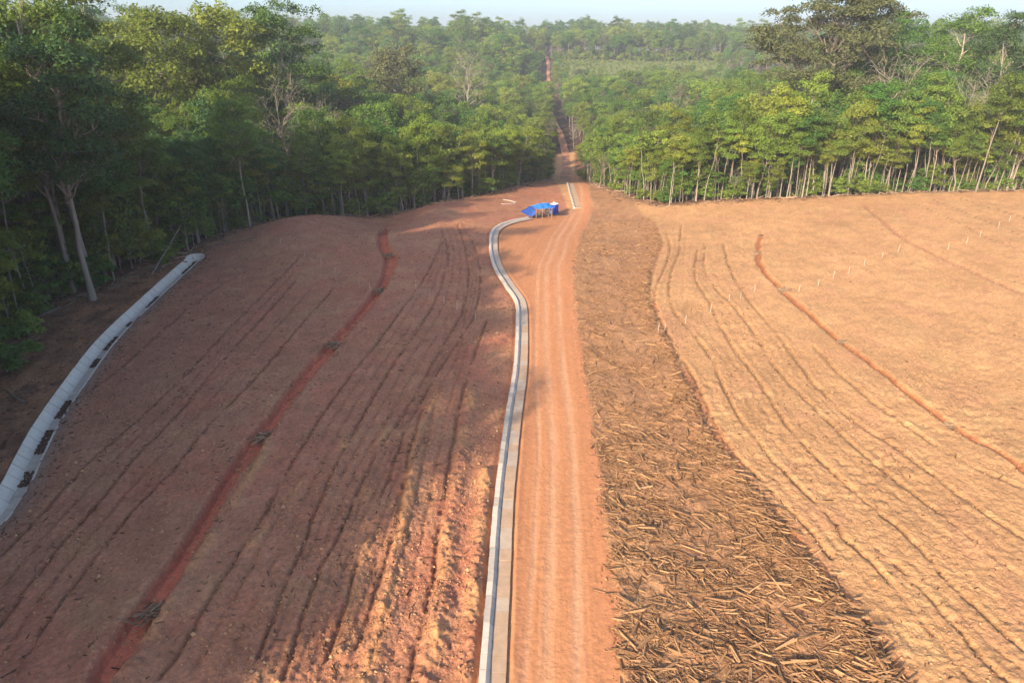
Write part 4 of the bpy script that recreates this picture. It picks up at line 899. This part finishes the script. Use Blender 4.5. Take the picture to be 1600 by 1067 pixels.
# wet leaf litter on the floor of the drain
k = (vnoise(np.arange(len(P)) / 45.0, np.zeros(len(P)), 6) > 0.66); Q = P[k]; Q = np.repeat(Q, 2, 0) + np.repeat(nn_[k], 2, 0) * rs.uniform(-0.4, 0.3, 2 * k.sum())[:, None]; n = len(Q)
L = rs.uniform(0.1, 0.35, n); V, F = prisms(Q[:, 0], Q[:, 1], h0(Q[:, 0], Q[:, 1]) - 0.47, rs.uniform(0, 3.14, n), rs.normal(0, 0.1, n), L, L * 0.6, L * 0.15, np.ones(n) * 0.7, np.zeros(n))
tag(link('leaf_litter', mesh_np('leaf_litter', V, F, [M_TWIG], tint=np.repeat(rs.uniform(0, 0.4, n), 8))), 'dark wet leaf litter lying in patches on the drain floor', 'litter', kind='stuff')

# ------------------------------------------------------------------ brushwood bundles in the trenches
ORD = ['nearest', 'second', 'third', 'fourth', 'fifth', 'sixth', 'seventh', 'eighth', 'ninth', 'tenth', 'eleventh', 'twelfth', 'thirteenth', 'fourteenth', 'fifteenth', 'sixteenth', 'seventeenth', 'eighteenth', 'nineteenth']
def bundle(px, py, s, yaw0, label):
    p = at(px, py); n = 46; a_ = rs.normal(yaw0, 0.5, n); L = s * rs.uniform(0.5, 1.2, n); w = s * rs.uniform(0.035, 0.075, n)
    r_ = rs.normal(0, 0.30, (n, 2)) * s; V, F = prisms(r_[:, 0], r_[:, 1], rs.random(n) * 0.38 * s * np.exp(-(r_ ** 2).sum(1) / (0.3 * s * s)) - 0.15, a_, rs.normal(0, 0.3, n), L, w, w, rs.uniform(0.4, 0.9, n), rs.uniform(0, 3, n))
    zg = float(h0(*p)) - 0.05
    tag(link('brushwood_bundle', mesh_np('brushwood_bundle', V, F, [M_BRUSH], tint=np.repeat(rs.uniform(0.1, 1.0, n), 8)), loc=(p[0], p[1], zg)), label, 'brushwood', 'brushwood bundles in the trenches')
for i, (px, py, s) in enumerate([(238, 957, 1.25), (411, 680, 1.15), (520, 538, 1.15), (593, 453, 1.1), (607, 398, 1.0)]):
    bundle(px, py, s, 0.7, '%s brushwood bundle from the camera in the red trench of the shaded field' % ORD[i])
for i, (px, py, s) in enumerate([(1482, 664, 0.95), (1315, 534, 0.95), (1222, 453, 1.15), (1184, 395, 1.0), (1190, 368, 0.9)]):
    bundle(px, py, s, 0.2, '%s brushwood bundle from the camera in the trench of the sunlit field' % ORD[i])

# ------------------------------------------------------------------ stakes
def stake(px, py, h, label, mat=None):
    p = at(px, py); b = MB(); tx, ty = rs.normal(0, 0.03, 2) * h
    b.tube([(0, 0, -0.3), (0, 0, 0), (tx * 0.5, ty * 0.5, h * 0.5), (tx, ty, h * 0.97), (tx, ty, h)], [0.025, 0.025, 0.025, 0.024, 0.008], 6)
    o = b.build('stake', mat or M_STAKE); o.location = (p[0], p[1], float(ground_z(*p)[0])); tag(o, label, 'stake', 'survey stakes in the fields')
for i, (px, py) in enumerate([(411, 369), (439, 382), (456, 392), (477, 402), (502, 416), (525, 429), (561, 445), (578, 454), (650, 450), (672, 463), (694, 474), (714, 484), (743, 499)]):
    stake(px, py, rs.uniform(0.8, 1.05), '%s thin pale stake from the drain end in the shaded field' % (ORD[i] if i else 'first'))
for i, (px, py) in enumerate([(1028, 523), (1039, 517), (1071, 504), (1110, 488), (1139, 472), (1157, 466), (1179, 456), (1248, 456), (1278, 448), (1302, 436), (1326, 428), (1350, 416), (1378, 404), (1403, 393), (1481, 391), (1510, 381), (1531, 370), (1560, 356), (1577, 346)]):
    stake(px, py, rs.uniform(0.85, 1.15), '%s thin pale stake from the debris strip in the sunlit field' % (ORD[i] if i else 'first'))
stake(1241, 374, 0.5, 'short yellow stake standing alone near the top of the sunlit field', plain('yellow_paint', (0.65, 0.5, 0.08), 0.6, 0.1))

# ------------------------------------------------------------------ blue shelter, cabin and the things under it
def sheet(name, rows, mat, parent, nu=14, nv=10, wob=0.11, seed=1):
    G = np.array(rows, float); a_, b_ = G.shape[:2]; V = []
    for i in range(nu):
        for j in range(nv):
            u = i / (nu - 1) * (a_ - 1); v = j / (nv - 1) * (b_ - 1); i0_, j0_ = min(int(u), a_ - 2), min(int(v), b_ - 2); fu, fv = u - i0_, v - j0_
            p = (G[i0_, j0_] * (1 - fu) + G[i0_ + 1, j0_] * fu) * (1 - fv) + (G[i0_, j0_ + 1] * (1 - fu) + G[i0_ + 1, j0_ + 1] * fu) * fv
            p = p + np.array([0, 0, wob * (float(vnoise(u * 2.1 + seed, v * 2.7, seed)) - 0.5) * 2 - 0.05 * math.sin(math.pi * fu) * math.sin(math.pi * fv)]); V.append(p)
    i = (np.arange(nu - 1)[:, None] * nv + np.arange(nv - 1)[None]).ravel()
    o = link(name, mesh_np(name, np.array(V), np.c_[i, i + 1, i + nv + 1, i + nv], [mat], smooth=True), parent)
    md = o.modifiers.new('thickness', 'SOLIDIFY'); md.thickness = 0.02; return o
c = at(846, 341.5); zc = float(ground_z(*c)[0])
sh = tag(root('tarp_shelter', (c[0], c[1], zc), 0.0), 'bright blue tarpaulin shelter on thin poles beside the road', 'shelter')
sheet('roof_sheet', [[(-2.3, 2.6, 1.7), (-2.2, 0.9, 2.35), (-1.15, -0.9, 2.05)], [(-0.2, 2.9, 2.0), (-0.2, 1.0, 2.85), (0.1, -0.95, 2.1)], [(1.1, 2.9, 2.0), (1.0, 1.1, 3.0), (1.2, -0.8, 2.2)], [(2.3, 2.4, 1.9), (2.0, 1.0, 2.5), (2.1, -0.4, 2.25)]], M_BLUE, sh, 20, 14)
sheet('side_sheet', [[(-2.25, 1.0, 2.28), (-1.5, -0.2, 2.12), (-1.10, -0.85, 1.98)], [(-3.1, 0.9, 1.75), (-2.2, -0.5, 1.3), (-1.3, -1.1, 1.0)], [(-4.2, 0.6, 1.35), (-3.0, -0.6, 0.75), (-2.0, -1.2, 0.55)]], M_BLUE_SHADE, sh, 12, 10, seed=5)
for (px_, py_, h) in ((-1.12, -0.88, 2.05), (0.1, -0.9, 2.1), (2.05, -0.35, 2.2), (-2.2, 2.5, 1.7), (2.2, 2.35, 1.9), (1.1, 2.85, 2.0), (-2.95, -1.0, 0.75)):
    b = MB(); b.tube([(px_, py_, -0.3), (px_ + 0.02, py_, h * 0.5), (px_, py_ + 0.01, h)], 0.045, 6); b.build('post', M_POLE, sh)
b = MB(); b.tube([(-2.2, 0.9, 2.30), (-0.2, 1.0, 2.78), (1.0, 1.1, 2.93), (2.0, 1.0, 2.44)], 0.04, 6); b.build('ridge_pole', M_POLE, sh)
c = at(866, 334.5); zc = float(ground_z(*c)[0])
wc = tag(root('portable_toilet', (c[0], c[1], zc), R(52)), 'blue portable toilet cabin with white roof beside the shelter', 'portable toilet')
b = MB(); b.box(-0.58, 0.58, -0.58, 0.58, 0.12, 2.12)
for s_ in (-1, 1):
    for k in range(5): b.box(-0.5 + k * 0.22, -0.40 + k * 0.22, s_ * 0.58 - 0.02, s_ * 0.58 + 0.02, 0.25, 2.0)
    b.box(s_ * 0.58 - 0.03, s_ * 0.58 + 0.03, -0.61, -0.52, 0.12, 2.12); b.box(s_ * 0.58 - 0.03, s_ * 0.58 + 0.03, 0.52, 0.61, 0.12, 2.12)
b.build('body', M_CABIN, wc)
b = MB(); b.box(-0.625, -0.585, -0.38, 0.38, 0.2, 1.98); dd_ = b.build('door', plain('blue_door', (0.03, 0.09, 0.40), 0.4, 0.1), wc)
b = MB(); b.box(-0.655, -0.627, 0.25, 0.32, 1.0, 1.2); b.build('handle', M_WHITE, dd_)
b = MB(); b.quad_strip_box([(-0.64, -0.64, 2.12), (0.64, -0.64, 2.12), (0.64, 0.64, 2.12), (-0.64, 0.64, 2.12), (-0.45, -0.3, 2.34), (0.45, -0.3, 2.34), (0.45, 0.3, 2.34), (-0.45, 0.3, 2.34)]); b.build('roof', M_WHITE, wc)
b = MB(); b.box(-0.62, 0.62, -0.62, -0.48, 0.0, 0.119); b.build('skid', M_GREY, wc)
b = MB(); b.box(-0.62, 0.62, 0.48, 0.62, 0.0, 0.119); b.build('skid', M_GREY, wc)
b = MB(); b.tube([(0.45, 0.45, 0.5), (0.45, 0.45, 2.55)], 0.055, 8); b.build('vent_pipe', M_WHITE, wc)
def chair(px, py, rz, label):
    p = at(px, py); e = tag(root('plastic_chair', (p[0], p[1], float(ground_z(*p)[0])), rz), label, 'chair')
    b = MB(); b.box(-0.24, 0.24, -0.23, 0.23, 0.42, 0.46); b.build('seat', M_WHITE, e)
    b = MB(); b.box(-0.24, 0.24, 0.20, 0.24, 0.47, 0.92); b.build('backrest', M_WHITE, e)
    for sx in (-1, 1):
        for sy in (-1, 1): b = MB(); b.tube([(sx * 0.25, sy * 0.24, 0), (sx * 0.21, sy * 0.2, 0.419)], 0.03, 5); b.build('leg', M_WHITE, e)
        b = MB(); b.box(sx * 0.25 - 0.03, sx * 0.25 + 0.03, -0.2, 0.2, 0.64, 0.68); b.build('armrest', M_WHITE, e)
chair(841, 338.6, 2.2, 'white plastic chair under the left side of the blue shelter')
p = at(851, 337.5); zt = float(ground_z(*p)[0])
tb = tag(root('work_table', (p[0], p[1], zt), 0.15), 'low grey table under the right side of the blue shelter', 'table')
b = MB(); b.box(-0.85, 0.85, -0.4, 0.4, 0.68, 0.73); b.build('table_top', M_GREY, tb)
for sx in (-1, 1):
    for sy in (-1, 1): b = MB(); b.box(sx * 0.75 - 0.04, sx * 0.75 + 0.04, sy * 0.32 - 0.04, sy * 0.32 + 0.04, 0, 0.678); b.build('leg', M_POLE, tb)
def sack(name, loc, sx, sy, sz, mat, label, cat):
    nu, nv = 12, 8; V = []
    for i in range(nv):
        a_ = math.pi * (i + 0.5) / nv - math.pi / 2
        for k in range(nu):
            t_ = 2 * math.pi * k / nu; q = 1 + 0.22 * (float(vnoise(k * 0.9, i * 0.8, 3)) - 0.5); cc = math.copysign(abs(math.cos(t_)) ** 0.7, math.cos(t_)); s2 = math.copysign(abs(math.sin(t_)) ** 0.7, math.sin(t_))
            V.append((cc * math.cos(a_) ** 0.6 * sx * q, s2 * math.cos(a_) ** 0.6 * sy * q, (math.sin(a_) + 1) * sz * 0.5))
    i = (np.arange(nv - 1)[:, None] * nu + np.arange(nu)[None]).ravel(); j = (np.arange(nv - 1)[:, None] * nu + (np.arange(nu)[None] + 1) % nu).ravel()
    V += [(0, 0, 0), (0, 0, sz)]; F = [tuple(f) for f in np.c_[i, j, j + nu, i + nu]]
    F += [(k, len(V) - 2, (k + 1) % nu) for k in range(nu)] + [((nv - 1) * nu + (k + 1) % nu, len(V) - 1, (nv - 1) * nu + k) for k in range(nu)]
    me = bpy.data.meshes.new(name); me.from_pydata([tuple(v) for v in V], [], [tuple(int(q) for q in f) for f in F]); me.materials.append(mat)
    for pl_ in me.polygons: pl_.use_smooth = True
    o = link(name, me, loc=loc); tag(o, label, cat); return o
sack('canvas_sack', (p[0] + 0.45, p[1], zt + 0.73), 0.42, 0.34, 0.75, M_CREAM, 'cream canvas sack heaped on the grey table under the shelter', 'sack')
p2 = at(860.5, 335.8); sack('water_drum', (p2[0], p2[1], float(ground_z(*p2)[0])), 0.3, 0.3, 0.85, M_WHITE, 'white drum standing between the shelter and the blue cabin', 'drum')

# fallen logs on the bank between forest and drain
for i, (pa, pb, r_, lb) in enumerate([((95, 492), (30, 515), 0.16, 'grey fallen log on the bank behind the drain, nearest the left edge'), ((150, 462), (112, 478), 0.12, 'short fallen log on the bank behind the drain'),
        ((205, 436), (168, 462), 0.10, 'thin fallen pole on the bank behind the middle of the drain'), ((262, 418), (215, 428), 0.09, 'thin crooked pole lying at the forest foot near the drain end'), ((40, 640), (8, 620), 0.10, 'fallen branch lying beside the bush at the left edge'), ((360, 378), (318, 392), 0.07, 'thin branch lying on the earth past the drain outlet'), ((400, 372), (345, 384), 0.06, 'pale stick lying on the grey debris past the drain outlet')]):
    p, q = at(*pa), at(*pb); m_ = (p + q) / 2; L_ = np.linalg.norm(q - p) / 2; b = MB(); zc = [float(ground_z(*v)[0]) + r_ * 0.7 for v in (p, (p + m_) / 2, m_, (q + m_) / 2, q)]
    pts = [np.array([*(v - m_), z_]) + [rs.normal(0, 0.06), rs.normal(0, 0.06), 0] for v, z_ in zip((p, (p + m_) / 2, m_, (q + m_) / 2, q), zc)]
    b.tube(pts, [r_, r_ * 0.9, r_ * 0.85, r_ * 0.7, r_ * 0.5], 7); b.tube([pts[2], pts[2] + np.array([0.4, 0.5, 0.35]), pts[2] + np.array([0.7, 0.9, 0.8])], [r_ * 0.4, r_ * 0.3, r_ * 0.12], 5)
    o = b.build('fallen_log', M_BARK_D); o.location = (m_[0], m_[1], 0); tag(o, lb, 'log', 'fallen wood on the drain bank')
# a thin dead trunk leaning over the far end of the drain
p = at(232, 437); q = at(300, 392); b = MB(); zz = float(h0(*p)); b.tube([(p[0], p[1], zz), (p[0] * 0.6 + q[0] * 0.4, p[1] * 0.6 + q[1] * 0.4, zz + 2.2), (q[0] - 0.5, q[1], zz + 5.0), (q[0] + 0.4, q[1] + 0.5, zz + 8.5)], [0.13, 0.11, 0.09, 0.04], 6)
tag(b.build('leaning_dead_tree', M_BARK), 'thin dead trunk leaning over the far end of the drain', 'dead tree')
for i, (px, py, s, lb) in enumerate([(15, 590, 1.25, 'bright leafy bush at the left picture edge on the drain bank'), (38, 530, 1.0, 'leafy bush above the brighter one at the left picture edge')]):
    p = at(px, py); place_tree('shrub', i + 1, p[0], p[1], 'bush', lb, None, scale=s, cat='bush')

# ------------------------------------------------------------------ haze
def build_haze():
    m = bpy.data.materials.new('haze_air'); m.use_nodes = True; nt = m.node_tree; nt.nodes.clear()
    pv = nt.nodes.new('ShaderNodeVolumePrincipled'); pv.inputs['Color'].default_value = (0.86, 0.92, 1.0, 1); pv.inputs['Density'].default_value = 0.00023; pv.inputs['Anisotropy'].default_value = 0.0
    ou = nt.nodes.new('ShaderNodeOutputMaterial'); nt.links.new(pv.outputs[0], ou.inputs['Volume'])
    b = MB(); b.box(-2260, 2260, -2260, 2260, -60, 75)
    tag(b.build('haze', m), kind='stuff')
build_haze()
